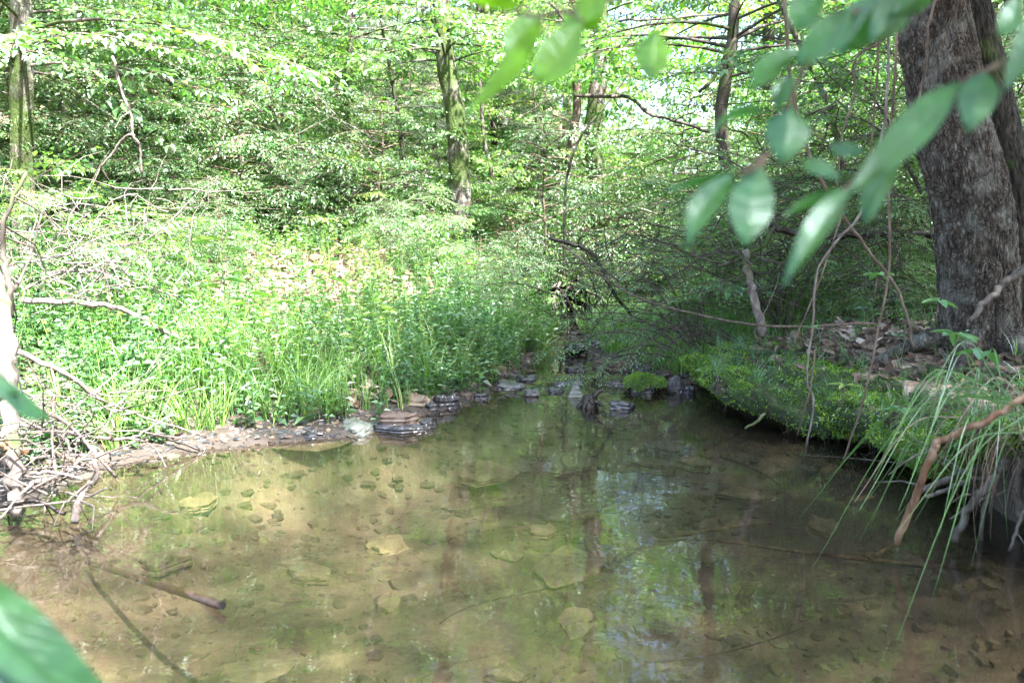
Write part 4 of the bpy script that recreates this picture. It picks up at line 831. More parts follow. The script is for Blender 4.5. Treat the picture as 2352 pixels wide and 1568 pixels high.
for k, (x0, x1, yb, h) in enumerate([(655, 712, 978, 9), (720, 768, 976, 9), (500, 540, 1004, 7), (620, 662, 1000, 6), (1012, 1050, 900, 9), (1055, 1085, 912, 6), (770, 800, 970, 10), (690, 730, 1002, 6), (800, 830, 962, 8), (1205, 1240, 905, 7), (575, 610, 995, 6)]):
    lb = ["flat dark stone on the gravel left of the pale slab", "thin black chip stone beside the flat dark stone", "small flat stone at the left end of the gravel", "thin wet stone at the gravel waterline", "dark stone on the gravel above the shallows",
          "thin black stone near the low shallows", "bluish stone above the pale slab", "low wet stone touching the water below the gravel", "brown stone left of the reddish slab", "low black stone in the riffle outlet", "small brown stone on the gravel beach"][k]
    rock_px(lb, x0, x1, yb, h, .09, [M_st_gray, M_st_black, M_st_red][k % 3], 60 + k, z=.02)
# mossy boulder
def mossy_boulder():
    p = W(1487, 905); root = empty("mossy_boulder", (p[0], p[1] + .1, .0), "dark boulder capped with green moss at the head of the pool", "boulder", "stones at the water's edge")
    o = rock("stone", None, (0, 0, .035), (.25, .23, .15), .3, M_st_black, 31, cat=None, rnd=1, npoly=9); o.parent = root
    if 'category' in o: del o['category']
    r = rng(5); K = 5500; a = r.uniform(0, 6.28, K); q = r.uniform(0, 1, K) ** .6
    x, y = .133 * q * np.cos(a), .12 * q * np.sin(a); z = .03 + .095 * np.sqrt(1 - q ** 2 * .97) + .022 * fbm(x * 17, y * 17, 3, 3)
    nn = unit(np.stack([x * 3, y * 3, z], -1)); mm = MB(); leaves(mm, np.stack([x, y, z - .01], -1), nn + jit(r, K, .6), jit(r, K, 1), .018, .005, .1, .3)
    o = mm.build("moss", M_moss, root); o['kind'] = 'stuff'
    t = np.linspace(0, 1, 7); ca = MB(); v, f = [], []
    v2, f2 = grid_mesh(np.linspace(-1, 1, 15), np.linspace(-1, 1, 15), lambda X, Y: X * 0); rr = np.minimum(np.hypot(v2[:, 0], v2[:, 1]), 1.0); an = np.arctan2(v2[:, 1], v2[:, 0])
    v2 = np.stack([.133 * rr * np.cos(an), .12 * rr * np.sin(an), .022 + .095 * np.sqrt(np.maximum(0, 1 - rr ** 2 * .97)) + .022 * fbm(.133 * rr * np.cos(an) * 17, .12 * rr * np.sin(an) * 17, 3, 3)], -1); ca.add(v2, f2, 0, True); ca.build("moss_cushion", M_mossb, root)
mossy_boulder()
# submerged slabs (xF0, xF1, yF, depth m, dark)
SUB = [(1260, 1392, 1452, .17, 0, "pale submerged slab alone in the lower middle of the pool"), (606, 836, 1166, .3, 0, "wide submerged slab with a green edge left of centre"), (826, 930, 1258, .2, 0, "submerged tan slab below the wide green edged slab"),
       (1665, 1806, 1156, .2, 0, "pointed submerged slab near the right bank"), (1562, 1658, 1118, .24, 0, "rounded submerged slab behind the pointed slab"), (1240, 1400, 1192, .2, 1, "submerged flat slab in the middle of the pool"),
       (1400, 1560, 1182, .22, 1, "submerged slab ending in a pointed corner mid pool"), (1215, 1420, 1330, .36, 0, "largest submerged tan slab in the lower middle"), (1205, 1292, 1222, .1, 0, "small thin submerged plate above the largest slab"),
       (1020, 1205, 1100, .32, 0, "broad pale submerged slab in the far pool"), (1215, 1450, 1072, .36, 1, "long dark edged submerged slab in the far pool"), (536, 626, 1136, .2, 0, "submerged slab left of the wide green edged slab"),
       (1115, 1205, 1282, .14, 1, "submerged plate left of the largest slab"), (850, 930, 1402, .15, 0, "submerged stone below the hollow stick"), (1450, 1560, 1110, .2, 1, "submerged slab near the far right shallows"),
       (380, 490, 1192, .2, 0, "submerged stone near the brush pile"), (1000, 1110, 1168, .18, 1, "dark submerged plate between the pale slabs"), (640, 760, 1330, .16, 1, "submerged plate beside the sunlit silt"),
       (1560, 1700, 1290, .2, 1, "submerged slab beneath the long straight stick"), (1870, 1960, 1222, .18, 0, "tan submerged stone near the orange branch"), (1100, 1230, 1560, .1, 1, "submerged slab at the bottom edge of the pool"),
       (470, 700, 1556, .14, 1, "submerged slab at the lower left of the pool"), (1480, 1600, 1030, .2, 1, "submerged slab off the mossy bank"), (300, 420, 1330, .14, 1, "dark submerged stone near the hollow stick")]
for i, (x0, x1, yf, dep, dk, lb) in enumerate(SUB):
    zt = -.1
    for _ in range(6): p = W((x0 + x1) / 2, yf, zt); bz = float(H(p[0], p[1] + dep / 2)); zt = min(bz + .016 + .008 * (i % 3), -.02)
    h = zt - bz + .02; wd = px(x1 - x0, p[1])
    rock("submerged_stone", lb, (p[0], p[1] + dep / 2, zt - h / 2), (wd * 1.15, dep * 1.5, h), [0, .4, -.3, .2][i % 4] * .5, M_st_bedd if dk else M_st_bed, 100 + i, group="flat stones under water", npoly=6 + i % 4, var=.55)
# gravel and shale chips
def chips(region, n, seed, name, label, mats_, size, cond, zfun):
    r = rng(seed); x = r.uniform(region[0], region[1], n); y = r.uniform(region[2], region[3], n); k = cond(x, y); x, y = x[k], y[k]; n = len(x)
    mb = MB()
    for i in range(5):
        q = rng(200 + i); m = 6; a = (np.arange(m) + q.uniform(-.3, .3, m)) / m * 6.283; rr = q.uniform(.6, 1.1, m)
        vb = np.stack([rr * np.cos(a), rr * np.sin(a), np.full(m, -.3)], -1); vt = np.stack([rr * .85 * np.cos(a), rr * .85 * np.sin(a), np.full(m, .12) + q.normal(size=m) * .05], -1)
        v = np.vstack([vb, vt, [0, 0, .18]]); f = []
        for j in range(m): k2 = (j + 1) % m; f += [[j, k2, m + k2], [j, m + k2, m + j], [2 * m, m + j, m + k2]]
        sel = np.arange(i, n, 5); ms = rot_up(r, len(sel), .15, scale=size[0] * (size[1] / size[0]) ** (r.uniform(size=len(sel)) ** 1.4)); ms[:, :, 0] *= r.uniform(.8, 1.5, len(sel))[:, None]
        for mi in range(len(mats_)):
            s2 = sel[mi::len(mats_)]; stamp(mb, (v, np.array(f), np.full(len(f), mi), np.zeros(len(f), bool)), ms[mi::len(mats_)], np.stack([x[s2], y[s2], zfun(x[s2], y[s2])], -1))
    return tag(mb.build(name, mats_), label, "gravel", kind="stuff")
chips((-2.6, 1.3, 3.0, 6.2), 20000, 300, "gravel", "wet brown shale gravel along the left shore", [M_st_red, M_st_black, M_st_gray, M_st_tan], (.006, .022), lambda x, y: (np.abs(y - YS(x) - .16) < .38) & (y > 3.2) & (x < XL(y) + .1), lambda x, y: H(x, y) + .002)
chips((-2.6, 2.0, 1.2, 5.3), 6000, 301, "stream_pebbles", "flat shale chips scattered over the stream bed", [M_chip, M_chipd, M_chipd], (.007, .05), lambda x, y: (x > XL(y)) & (x < XR(y) + .15) & (fbm(x * 1.3, y * 1.3, 60, 3) > -.5), lambda x, y: H(x, y) + .001)
chips((-.1, 1.5, 5.0, 7.6), 2500, 302, "gravel", "dark wet pebbles in the riffle", [M_st_black, M_st_gray, M_st_red], (.01, .035), lambda x, y: (x > XL(y) - .1) & (x < XR(y) + .3), lambda x, y: H(x, y) + .012)

# ------------------------------------------------------------------ branches, logs, vines
def stick(name, label, pts, d, wpx, matl, cat, group=None, sides=7, n=None, taper=(1, .75), twigs=0, seed=0, rough=.05):
    """pts: (xF, yF[, distance])"""
    q = [P(p[0], p[1], p[2] if len(p) > 2 else d) for p in pts]; n = n or max(8, 5 * len(q)); path = smooth_path(q, n); r = rng(seed + 900)
    path[1:-1] += r.normal(size=(n - 2, 3)) * px(wpx, d) * .12
    mb = MB(); r0 = px(wpx, d) / 2; tube(mb, path, [r0 * t for t in taper], sides, 0, rough=rough, seed=seed)
    for k in range(twigs):
        i = r.integers(2, n - 2); dv = unit(path[i + 1] - path[i]); s = unit(np.cross(dv, r.normal(size=3))); L = r.uniform(.1, .35)
        e = path[i] + (dv * .6 + s) * L * .5; e2 = e + (dv * .8 + s * .6 + r.normal(size=3) * .25) * L * .5
        tube(mb, [path[i], e, e2], [r0 * .4, r0 * .25, r0 * .1], 4, 0, cap=False)
    return tag(mb.build(name, matl, origin=path[0]), label, cat, group)
BP = "dead branches of the brush pile"
stick("fallen_branch", "pale fallen branch arching down from the mossy log into the grass", [(50, 690, 4.0), (190, 697, 4.1), (270, 706, 4.2), (350, 745, 4.3), (420, 782, 4.4), (480, 806, 4.5)], 4.1, 13, M_twigp, "branch", BP, taper=(1.1, .8), seed=1)
stick("fallen_branch", "long grey branch slanting from the white log down to the shore", [(38, 806, 3.3), (147, 856, 3.4), (205, 900, 3.5), (263, 932, 3.6), (342, 961, 3.7), (472, 1002, 3.85)], 3.5, 12, M_drift, "branch", BP, taper=(1.1, .4), twigs=2, seed=2)
stick("fallen_branch", "curved branch bending down to the water in front of the pile", [(31, 914, 3.0), (102, 944, 3.0), (164, 982, 3.05), (202, 1023, 3.1), (232, 1056, 3.1), (266, 1096, 3.15)], 3.0, 12, M_twigp, "branch", BP, taper=(1, .6), seed=3)
stick("fallen_branch", "forked branch with an upturned end at the shore", [(20, 978, 3.2), (51, 975, 3.2), (205, 1002, 3.3), (297, 1006, 3.4), (340, 985, 3.45), (397, 953, 3.5)], 3.3, 10, M_drift, "branch", BP, taper=(1.1, .5), seed=4)
stick("fallen_branch", "thin bent twig dipping into the shallow water", [(301, 1006, 3.4), (335, 1015, 3.4), (360, 1035, 3.4), (382, 1074, 3.3)], 3.4, 5, M_twigp, "branch", BP, seed=5)
stick("fallen_branch", "dark stick lying from the shore into the water", [(330, 988, 3.75), (400, 1012, 3.7), (458, 1032, 3.7)], 3.7, 8, M_black, "branch", BP, seed=6)
stick("fallen_branch", "dark mossy upright limb at the left edge", [(62, 395, 3.6), (12, 500, 3.5), (8, 580, 3.5), (20, 650, 3.4), (25, 730, 3.4)], 3.5, 15, M_barkd, "branch", BP, taper=(.5, 1.2), twigs=4, seed=7)
stick("fallen_branch", "dark limb rising right of the mossy upright limb", [(30, 670, 3.7), (60, 610, 3.8), (82, 540, 3.9), (100, 470, 4.0)], 3.8, 9, M_barkd, "branch", BP, taper=(1, .4), twigs=4, seed=8)
stick("fallen_branch", "grey limb arching low through the twigs behind the pale branch", [(70, 640, 4.6), (147, 623, 4.6), (240, 627, 4.7), (328, 657, 4.7), (413, 681, 4.8)], 4.7, 9, M_drift, "branch", BP, taper=(1, .6), twigs=4, seed=9)
stick("mossy_log", "white barked log with mossy bands leaning in the brush pile", [(-12, 640, 3.2), (8, 760, 3.05), (15, 850, 2.95), (25, 940, 2.9), (33, 1060, 2.8), (45, 1180, 2.75)], 3.0, 36, M_drift, "log", None, sides=12, taper=(1.25, .8), rough=.03, seed=10)
stick("driftwood", "twisted pale driftwood snag at the water in front of the pile", [(215, 1055, 2.85), (222, 1095, 2.82), (195, 1125, 2.8), (178, 1160, 2.75), (172, 1200, 2.72)], 2.8, 16, M_twigp, "driftwood", None, taper=(.6, 1.2), twigs=5, seed=11)
names = ["lowest grey stick of the brush pile", "horizontal pale stick across the foot of the pile", "short brown stick slanting behind the snag", "thick reddish stick end at the left edge", "thin stick lying over the log base",
         "stick bridging the log and the snag", "broken pale stick near the waterline", "dark wet stick under the pile", "stick rising steeply out of the pile", "grey stick crossing behind the white log", "bent stick sagging between the log and shore", "pale stick jutting toward the water"]
bp_pts = [[(0, 1130, 2.9), (100, 1100, 2.95), (215, 1062, 3.0)], [(10, 1065, 3.0), (90, 1050, 3.0), (200, 1045, 3.05)], [(60, 1010, 3.1), (130, 1040, 3.0), (190, 1070, 2.95)], [(-10, 1010, 2.8), (20, 1030, 2.8), (60, 1040, 2.85)],
          [(20, 1000, 2.9), (110, 990, 3.0), (180, 1000, 3.1)], [(55, 1090, 2.8), (120, 1085, 2.8), (190, 1100, 2.8)], [(80, 1120, 2.85), (150, 1080, 2.9), (220, 1030, 3.0)], [(0, 1160, 2.7), (80, 1150, 2.75), (150, 1180, 2.75)],
          [(130, 1100, 2.9), (120, 1000, 3.0), (125, 905, 3.1)], [(0, 890, 3.2), (80, 930, 3.2), (140, 960, 3.2)], [(40, 960, 3.1), (95, 985, 3.1), (150, 1010, 3.15), (170, 1060, 3.1)], [(150, 1130, 2.8), (200, 1140, 2.78), (245, 1120, 2.75)]]
for i, (lb, pp) in enumerate(zip(names, bp_pts)):
    stick("fallen_branch", lb, pp, 3.0, [13, 9, 8, 18, 6, 8, 7, 12, 7, 9, 8, 6][i], [M_drift, M_twigp, M_twig, M_orange, M_drift, M_drift, M_twigp, M_black, M_twigp, M_drift, M_twigp, M_twigp][i], "branch", BP, twigs=[2, 1, 1, 0, 3, 1, 2, 1, 3, 2, 1, 1][i], seed=30 + i)
def tangle(name, label, cat, boxes, n, matl, rad, seed, seglen=(.3, .9), bend=.18, updir=0.0):
    r = rng(seed); mb = MB()
    for i in range(n):
        b = boxes[r.integers(len(boxes))]; p = P(r.uniform(b[0], b[1]), r.uniform(b[2], b[3]), r.uniform(b[4], b[5])); L = r.uniform(*seglen)
        d = r.normal(size=3) * [1, .7, .45] + [0, 0, updir]; d = unit(d); pts = [p]
        for k in range(5): d = unit(d + r.normal(size=3) * bend); pts.append(pts[-1] + d * L / 5)
        rr = rad * r.uniform(.5, 1.4); tube(mb, pts, [rr, rr * .3], 4, 0, cap=False)
    return tag(mb.build(name, matl), label, cat, kind="stuff")
tangle("twig_tangle", "mass of thin pale dead twigs above the left bank", "twigs", [(-20, 420, 430, 660, 3.9, 5.4), (0, 300, 560, 680, 4, 5)], 130, M_twigp, .004, 50, (.25, .8), .3)
tangle("twig_tangle", "thin broken twigs filling the brush pile", "twigs", [(-30, 190, 950, 1160, 2.75, 3.1), (0, 300, 900, 1000, 3.2, 3.6)], 110, M_drift, .004, 51, (.15, .5))
tangle("twig_tangle", "dark bare twigs and vines in the shaded thicket", "twigs", [(1700, 2120, 60, 560, 4.6, 6.5), (1600, 2150, 420, 680, 4.5, 6.0)], 420, M_barkd, .004, 52, (.3, 1.0), .22, -.25)
tangle("twig_tangle", "fine bare twigs through the middle of the slope foliage", "twigs", [(820, 1250, 200, 560, 9, 11), (250, 900, 300, 600, 7.5, 9.5)], 120, M_twigp, .0045, 53, (.4, 1.3), .12, .3)
tangle("twig_tangle", "thin dark twigs over the stream bend", "twigs", [(1300, 1700, 540, 760, 5.2, 6.8)], 170, M_barkd, .004, 54, (.3, .9), .2, 0)

VG = "vines hanging on the right"
vine = lambda lb, pts, d, wp, m=M_twig, s=0, tw=0: stick("vine", lb, pts, d, wp * .8, m, "vine", VG, sides=6, n=34, twigs=tw, seed=s + 60, rough=.08)
vine("pale vine running down the front of the leaning trunk", [(2154, -20), (2132, 62), (2128, 137), (2111, 222), (2094, 276)], 3.4, 8, s=1)
vine("kinked vine looping from the trunk top down through the thicket", [(2062, 20), (2030, 90), (1964, 137), (1961, 222), (1930, 325), (1923, 441)], 3.6, 8, s=2, tw=2)
vine("straight brown vine between the thicket and the leaning trunk", [(2019, 0), (2019, 90), (2012, 205), (2002, 325), (1995, 420)], 3.5, 7, s=3)
vine("long pale vine dangling in front of the moss down to the water", [(2035, -20), (2040, 160), (2022, 330), (1975, 490), (1930, 545), (1876, 623), (1869, 726), (1853, 866), (1869, 924), (1850, 1040)], 3.1, 8, M_twigp, 4, tw=2)
vine("brown vine crossing the moss and reaching the dark water", [(2068, -20), (2052, 200), (2046, 380), (2040, 480), (2043, 606), (2023, 726), (1988, 897), (1960, 990), (1937, 1058)], 3.0, 8, s=5)
vine("grey vine stem arching down onto the leafy bank", [(1800, -20), (1815, 180), (1850, 330), (1890, 420), (1954, 520), (2005, 589), (2053, 650), (2081, 712), (2098, 800)], 3.3, 11, s=6)
vine("short thin vine beside the long pale vine", [(1940, 470), (1912, 560), (1885, 640), (1860, 700), (1835, 760), (1822, 800)], 3.2, 5, s=7)
vine("thin vine ending over the undercut", [(1872, 800), (1866, 860), (1860, 900), (1845, 950), (1832, 1000)], 3.1, 5, s=8)
stick("fallen_log", "dark fallen log lying behind the moss bank beside the big trunk", [(1763, 515), (1841, 538), (1950, 542), (2060, 538), (2156, 534)], 4.9, 20, M_black, "log", seed=80, taper=(.7, 1.1), sides=9)
stick("dead_sapling", "short grey mottled dead stem standing on the tip of the mossy bank", [(1712, 575), (1722, 640), (1732, 690), (1752, 770)], 4.6, 19, M_drift, "stem", seed=81, taper=(.8, 1.1), sides=9)
stick("dead_branch", "dark forked branch above the grey dead stem", [(1778, 520), (1758, 560), (1715, 585), (1690, 600), (1650, 612)], 4.8, 9, M_barkd, "branch", seed=82, twigs=3)
stick("dead_branch", "long thin branch arching from the thicket across the stream bend", [(1290, 560, 6.2), (1351, 609, 6), (1427, 664, 5.7), (1500, 695, 5.4), (1568, 715, 5.1), (1680, 738, 4.6), (1807, 750, 4.2), (2012, 743, 4.0)], 5.2, 6, M_twig, "branch", seed=83, twigs=3)
stick("dead_branch", "black arching limb dropping toward the stream bend", [(1262, 545), (1344, 572), (1379, 613), (1406, 668), (1454, 729)], 6.4, 11, M_black, "branch", seed=84, twigs=3)
stick("dead_branch", "broken limb hanging from the thin crooked trunk", [(1690, 90), (1655, 150), (1640, 180), (1606, 212)], 6.8, 10, M_barkd, "branch", seed=85)
stick("dead_branch", "curved dark limb sweeping right from the bulging trunk", [(1320, 219), (1382, 222), (1450, 226), (1488, 260), (1536, 273), (1630, 304)], 8.0, 9, M_barkd, "branch", seed=86, twigs=3)
stick("dead_branch", "thin bare limb crossing the bright gap at the top", [(1260, 5), (1340, 85), (1420, 50), (1500, 45), (1690, 30)], 8.0, 6, M_barkd, "branch", seed=87, twigs=4)
stick("dead_branch", "pale hanging vine stem in front of the left foliage", [(258, 130), (284, 222), (301, 260), (304, 308), (321, 335), (325, 400)], 6.0, 7, M_twigp, "branch", seed=88, twigs=2)
stick("dead_branch", "pale crooked branch forking left below the hanging vine stem", [(304, 308), (280, 321), (253, 359), (222, 393)], 6.0, 6, M_twigp, "branch", seed=89, twigs=2)
stick("dead_branch", "grey broken root lying across the foot of the leaning tree", [(2360, 610, 3.5), (2310, 650, 3.5), (2270, 690, 3.5), (2230, 740, 3.5)], 3.5, 22, M_root, "branch", seed=90, taper=(1, .6))
stick("driftwood", "orange brown branch bent over the right bank into the water", [(2380, 895, 2.2), (2296, 948, 2.25), (2220, 985, 2.3), (2156, 1016, 2.35), (2140, 1050, 2.36), (2106, 1132, 2.4), (2061, 1247, 2.47)], 2.35, 17, M_orange, "branch", seed=91, taper=(.9, 1.1), rough=.03)
stick("driftwood", "short pale driftwood peg beneath the mossy bank", [(1755, 950, 4.0), (1740, 968, 3.95), (1712, 983, 3.9)], 3.9, 8, M_drift, "driftwood", seed=92)
# submerged sticks: follow the bed
def substick(label, pts, wpx, matl, seed, zc=-.05, **kw):
    q = [W(x, y, zc) for x, y in pts]; path = smooth_path(q, 24); d = path[:, 1].mean(); r0 = px(wpx, d) / 2; mb = MB()
    tube(mb, path, [r0, r0 * .6], 7, 0, rough=.05, seed=seed); return tag(mb.build("submerged_stick", matl, origin=path[0]), label, "stick", "sticks lying under water")
substick("long straight brown stick under water at the right", [(2380, 1312), (2150, 1300), (1926, 1277), (1801, 1262), (1616, 1237), (1471, 1244)], 12, M_twig, 1)
substick("thin submerged stick crossing the long straight one", [(1526, 1235), (1701, 1207), (1776, 1202)], 9, M_twig, 2)
substick("submerged end of the orange brown branch", [(2061, 1247), (1996, 1282)], 13, M_twig, 3, -.02)
substick("submerged forked branch off the mossy bank", [(1656, 1047), (1736, 1077), (1796, 1114)], 10, M_twig, 4)
substick("faint curved twig under water in the lower middle", [(1010, 1430), (1050, 1405), (1120, 1380), (1260, 1350)], 5, M_black, 5)
substick("dark stick under water at the lower right", [(1500, 1520), (1650, 1500), (1760, 1470), (1850, 1440)], 6, M_black, 6)
# hollow stick breaking the surface
def hollow_stick():
    a, b = W(510, 1390, .02), W(200, 1290, -.12); path = smooth_path([b, (a * .45 + b * .55) + [0, 0, -.0], a], 20)
    root = empty("hollow_stick", a, "hollow dead stick poking out of the water at the lower left", "stick")
    mb = MB(); r_ = px(21, a[1]) / 2; tube(mb, path, [r_ * .7, r_ * .9, r_], 14, 0, cap=False, rough=.04, seed=3)
    d = unit(path[-1] - path[-2]); tube(mb, [path[-1], path[-1] - d * .05], [r_ * .72, r_ * .6], 14, 1, cap=True); 
    n0 = 20 * 14; s = (20 - 1) * 14; j = np.arange(14); k = (j + 1) % 14
    part_to(mb, "bark", [M_wetbrown, M_black], root)
    rg = MB(); ring_o = mb.v[0][s:s + 14]; ring_i = mb.v[1][:14]
    tube(rg, [path[-1] - d * .012, path[-1] + d * .001], [r_ * 1.02, r_ * 1.0], 14, 0, cap=False); tube(rg, [path[-1] + d * .001, path[-1] - d * .04], [r_ * .99, r_ * .6], 14, 0, cap=True)
    part_to(rg, "black_end", M_black, root)  # black colour on the end ring and inside the hollow
hollow_stick()
# black stump and snag in the pool
def stump():
    p = W(1352, 935); root = empty("black_stump", p, "black rotten stump with upturned roots standing in the pool", "stump"); r = rng(33)
    mb = MB(); tube(mb, [p + [0, 0, -.06], p + [0, .01, .03], p + [-.01, .02, .07]], [.06, .05, .03], 11, 0, rough=.2, seed=2); part_to(mb, "stub", M_black, root)
    for i in range(8):
        a = i * .78 + r.uniform(0, .5); L = r.uniform(.07, .12); q = MB(); e = p + np.array([math.cos(a) * L, math.sin(a) * L * .6, r.uniform(-.03, .12)])
        tube(q, smooth_path([p + [0, .01, .02], (p + e) / 2 + [0, 0, .03], e], 7), [.024, .015, .006], 7, 0, rough=.18, seed=i); part_to(q, "root", M_black, root)
stump()
# roots under the right bank
RG = "roots under the right bank"
rp = [("thick pale grey root curving down into the water", [(2310, 1050), (2291, 1090), (2226, 1172), (2191, 1245)], 22), ("second grey root standing in the water behind the thick one", [(2300, 1080), (2262, 1160), (2253, 1245)], 12),
      ("stout horizontal root in the dark hollow", [(2300, 1075), (2241, 1077), (2180, 1098), (2116, 1126)], 20), ("forked root under the stout horizontal root", [(2290, 1095), (2220, 1105), (2160, 1130), (2125, 1140)], 12),
      ("thin straight root crossing the hollow", [(2330, 1120), (2246, 1152), (2181, 1192)], 6), ("root at the right edge dropping to the water", [(2370, 1120), (2345, 1190), (2318, 1265)], 9),
      ("knotted dark root against the bank at the right edge", [(2352, 1040), (2335, 1120), (2352, 1200)], 26), ("pale rootlet curling above the orange branch", [(2130, 1030), (2080, 1060), (2040, 1090)], 5)]
for i, (lb, pp, wp) in enumerate(rp):
    stick("root", lb, pp, [2.52, 2.6, 2.75, 2.7, 2.6, 2.4, 2.7, 2.6][i], wp, M_root, "root", RG, seed=120 + i, taper=(1, .8), twigs=[1, 0, 2, 2, 0, 1, 0, 1][i], sides=9)
# root bank at the stream bend
def root_bank():
    c = P(1265, 735, 8.2); root = empty("root_bank", (c[0], c[1], .1), "dark eroded bank with tangled exposed roots above the upper stream", "bank"); r = rng(66)
    nx, nz = 40, 16; V = np.zeros((nz, nx, 3))
    for i in range(nz):
        for j in range(nx):
            u, v_ = j / (nx - 1), i / (nz - 1); x = P(1170 + 200 * u, 700, 8.2)[0]; z = .05 + (.42 + .16 * math.exp(-((u - .78) / .12) ** 2)) * v_ * (math.sin(math.pi * u) ** .4 + .05)
            y = 8.2 + .25 * math.sin(v_ * 3.14 * .9) - .3 * v_ ** 3 + .1 * mnoise.noise(Vector((x * 5, z * 6, 1)))
            V[i, j] = (x + .04 * mnoise.noise(Vector((z * 7, x * 4, 2))), y, z)
    back = V[-1] + [0, .6, -.05]; V = np.concatenate([V, back[None]]); A = np.arange(nz)[:, None] * nx + np.arange(nx - 1)[None]
    f = np.concatenate([np.stack([A, A + 1, A + nx + 1], -1).reshape(-1, 3), np.stack([A, A + nx + 1, A + nx], -1).reshape(-1, 3)])
    part_to(MB().add(V.reshape(-1, 3), f, 0, True), "soil_face", M_soil, root)
    for i in range(22):
        u = r.uniform(.05, .95); p0 = np.array([P(1175 + 190 * u, 700, 8.1)[0], 8.1, r.uniform(.35, .58)]); mb = MB(); e = p0 + [r.normal() * .15, -.1 - r.uniform(0, .1), -r.uniform(.12, .35)]
        tube(mb, smooth_path([p0, (p0 + e) / 2 + [r.normal() * .05, -.05, .02], e], 7), [.014 * r.uniform(.5, 1.2), .004], 5, 0); part_to(mb, "root", M_drift if i % 3 == 0 else M_barkd, root)
root_bank()

# ------------------------------------------------------------------ leafy shrub overhanging the stream bend
def overhang(name, label, base, tips, protos, leafm, seed, step=.13, sc_=.8, rad=.008, drop=.3):
    root = empty(name, base, label, "shrub"); r = rng(seed); lf, wd = MB(), MB(); G_ = [[[], []] for _ in protos]
    for tx, ty, td in tips:
        e = P(tx, ty, td); mid = (base + e) / 2 + [0, 0, drop * np.linalg.norm(e - base) * .5]; path = smooth_path([base, mid, e], 14); tube(wd, path, [rad, .002], 5, 0, cap=False)
        Lp = np.linalg.norm(np.diff(path, axis=0), axis=1).sum(); m = int(Lp / step)
        for q in range(m):
            s = .25 + .75 * (q + 1) / m; k = s * 13; i = min(int(k), 12); p = path[i] * (1 - (k - i)) + path[i + 1] * (k - i); dv = unit(path[i + 1] - path[i]); side = unit(np.cross(dv, [0, 0, 1])) * (1 if q % 2 else -1)
            g = G_[r.integers(len(protos))]; g[0].append(frames(dv * .8 + side * r.uniform(.3, 1) + [0, 0, -.15], np.array([0, 0, 1.0]) + r.normal(size=3) * .25) * sc_ * r.uniform(.6, 1.1)); g[1].append(p)
    for pr, (ms, ps) in zip(protos, G_):
        if ps: stamp(lf, pr, np.array(ms), np.array(ps))
    part_to(wd, "stems", M_barkd, root); part_to(lf, "foliage", [leafm, M_twig], root)
b0 = P(1620, 770, 5.6); b0[2] = float(H(b0[0], b0[1]))
overhang("overhanging_shrub", "small leaved shrub arching over the stream bend and dipping to the pool", b0, [(1230, 930, 5.1), (1300, 720, 5.8), (1250, 800, 5.5), (1350, 640, 6), (1400, 600, 6), (1380, 760, 5.6), (1450, 700, 5.8), (1330, 850, 5.2), (1500, 560, 6), (1480, 640, 5.8), (1560, 620, 5.6), (1420, 520, 6.4), (1600, 540, 6)], SP_SMALL, M_leafb, 1, sc_=.62)
b1 = P(1800, 700, 5.6); b1[2] = float(H(b1[0], b1[1]))
overhang("thicket_shrub", "shaded small leaved shrub behind the grey dead stem", b1, [(1600, 500, 6), (1660, 560, 5.6), (1700, 460, 5.8), (1560, 420, 6.4), (1780, 420, 6), (1650, 640, 5.2), (1850, 520, 5.4), (1900, 600, 5.2), (1960, 520, 5.6), (2050, 600, 5.4), (1720, 360, 6.2), (2020, 400, 6)], SP_SMALL + SP_BROAD[:1], M_leaf, 2, sc_=.85, step=.085)
b2 = np.array([2.9, 5.2, .6])
overhang("thicket_shrub", "broad leaved shrub draped around the hanging vines", b2, [(1750, 120, 6), (1850, 250, 5.6), (1950, 60, 5.6), (2000, 300, 5.4), (1800, 400, 5.8), (1900, 420, 5.4), (2060, 450, 5), (1980, 180, 5.8), (2320, 60, 4.8), (2340, 250, 4.8), (2330, 400, 4.8), (2400, 120, 4.6)], SP_BROAD, M_leaf, 3, sc_=.7, drop=.5, rad=.012)
b3 = np.array([-3.4, 5.2, float(H(-3.4, 5.2))])
overhang("trailing_shrub", "leafy shrub growing up through the pale twigs on the left", b3, [(60, 420, 5), (150, 450, 5), (260, 480, 5.2), (330, 560, 4.9), (200, 560, 4.8), (100, 520, 4.8), (380, 500, 5.4), (40, 590, 4.6), (420, 600, 5.2), (280, 620, 4.7)], SP_BROAD, M_leaf, 5, sc_=.75, step=.2)
# arching bare stems at the tip of the bank
def arching():
    root = empty("arching_stems", b0 + [.1, -.2, 0], "fan of thin dark stems arching over the grass at the stream bend", "stems"); r = rng(9)
    for i in range(16):
        mb = MB(); b = b0 + [r.uniform(-.1, .3), -.2 + r.uniform(-.1, .1), .15]; L = r.uniform(.5, .95); a = r.normal() * .25
        e = b + [-L * math.cos(a), -L * math.sin(a) * .6, -.05 - r.uniform(0, .2)]; tube(mb, smooth_path([b, (b + e) / 2 + [0, 0, .16 + r.uniform(0, .1)], e], 12), [.004, .0015], 4, 0); part_to(mb, "stem", M_barkd, root)
arching()

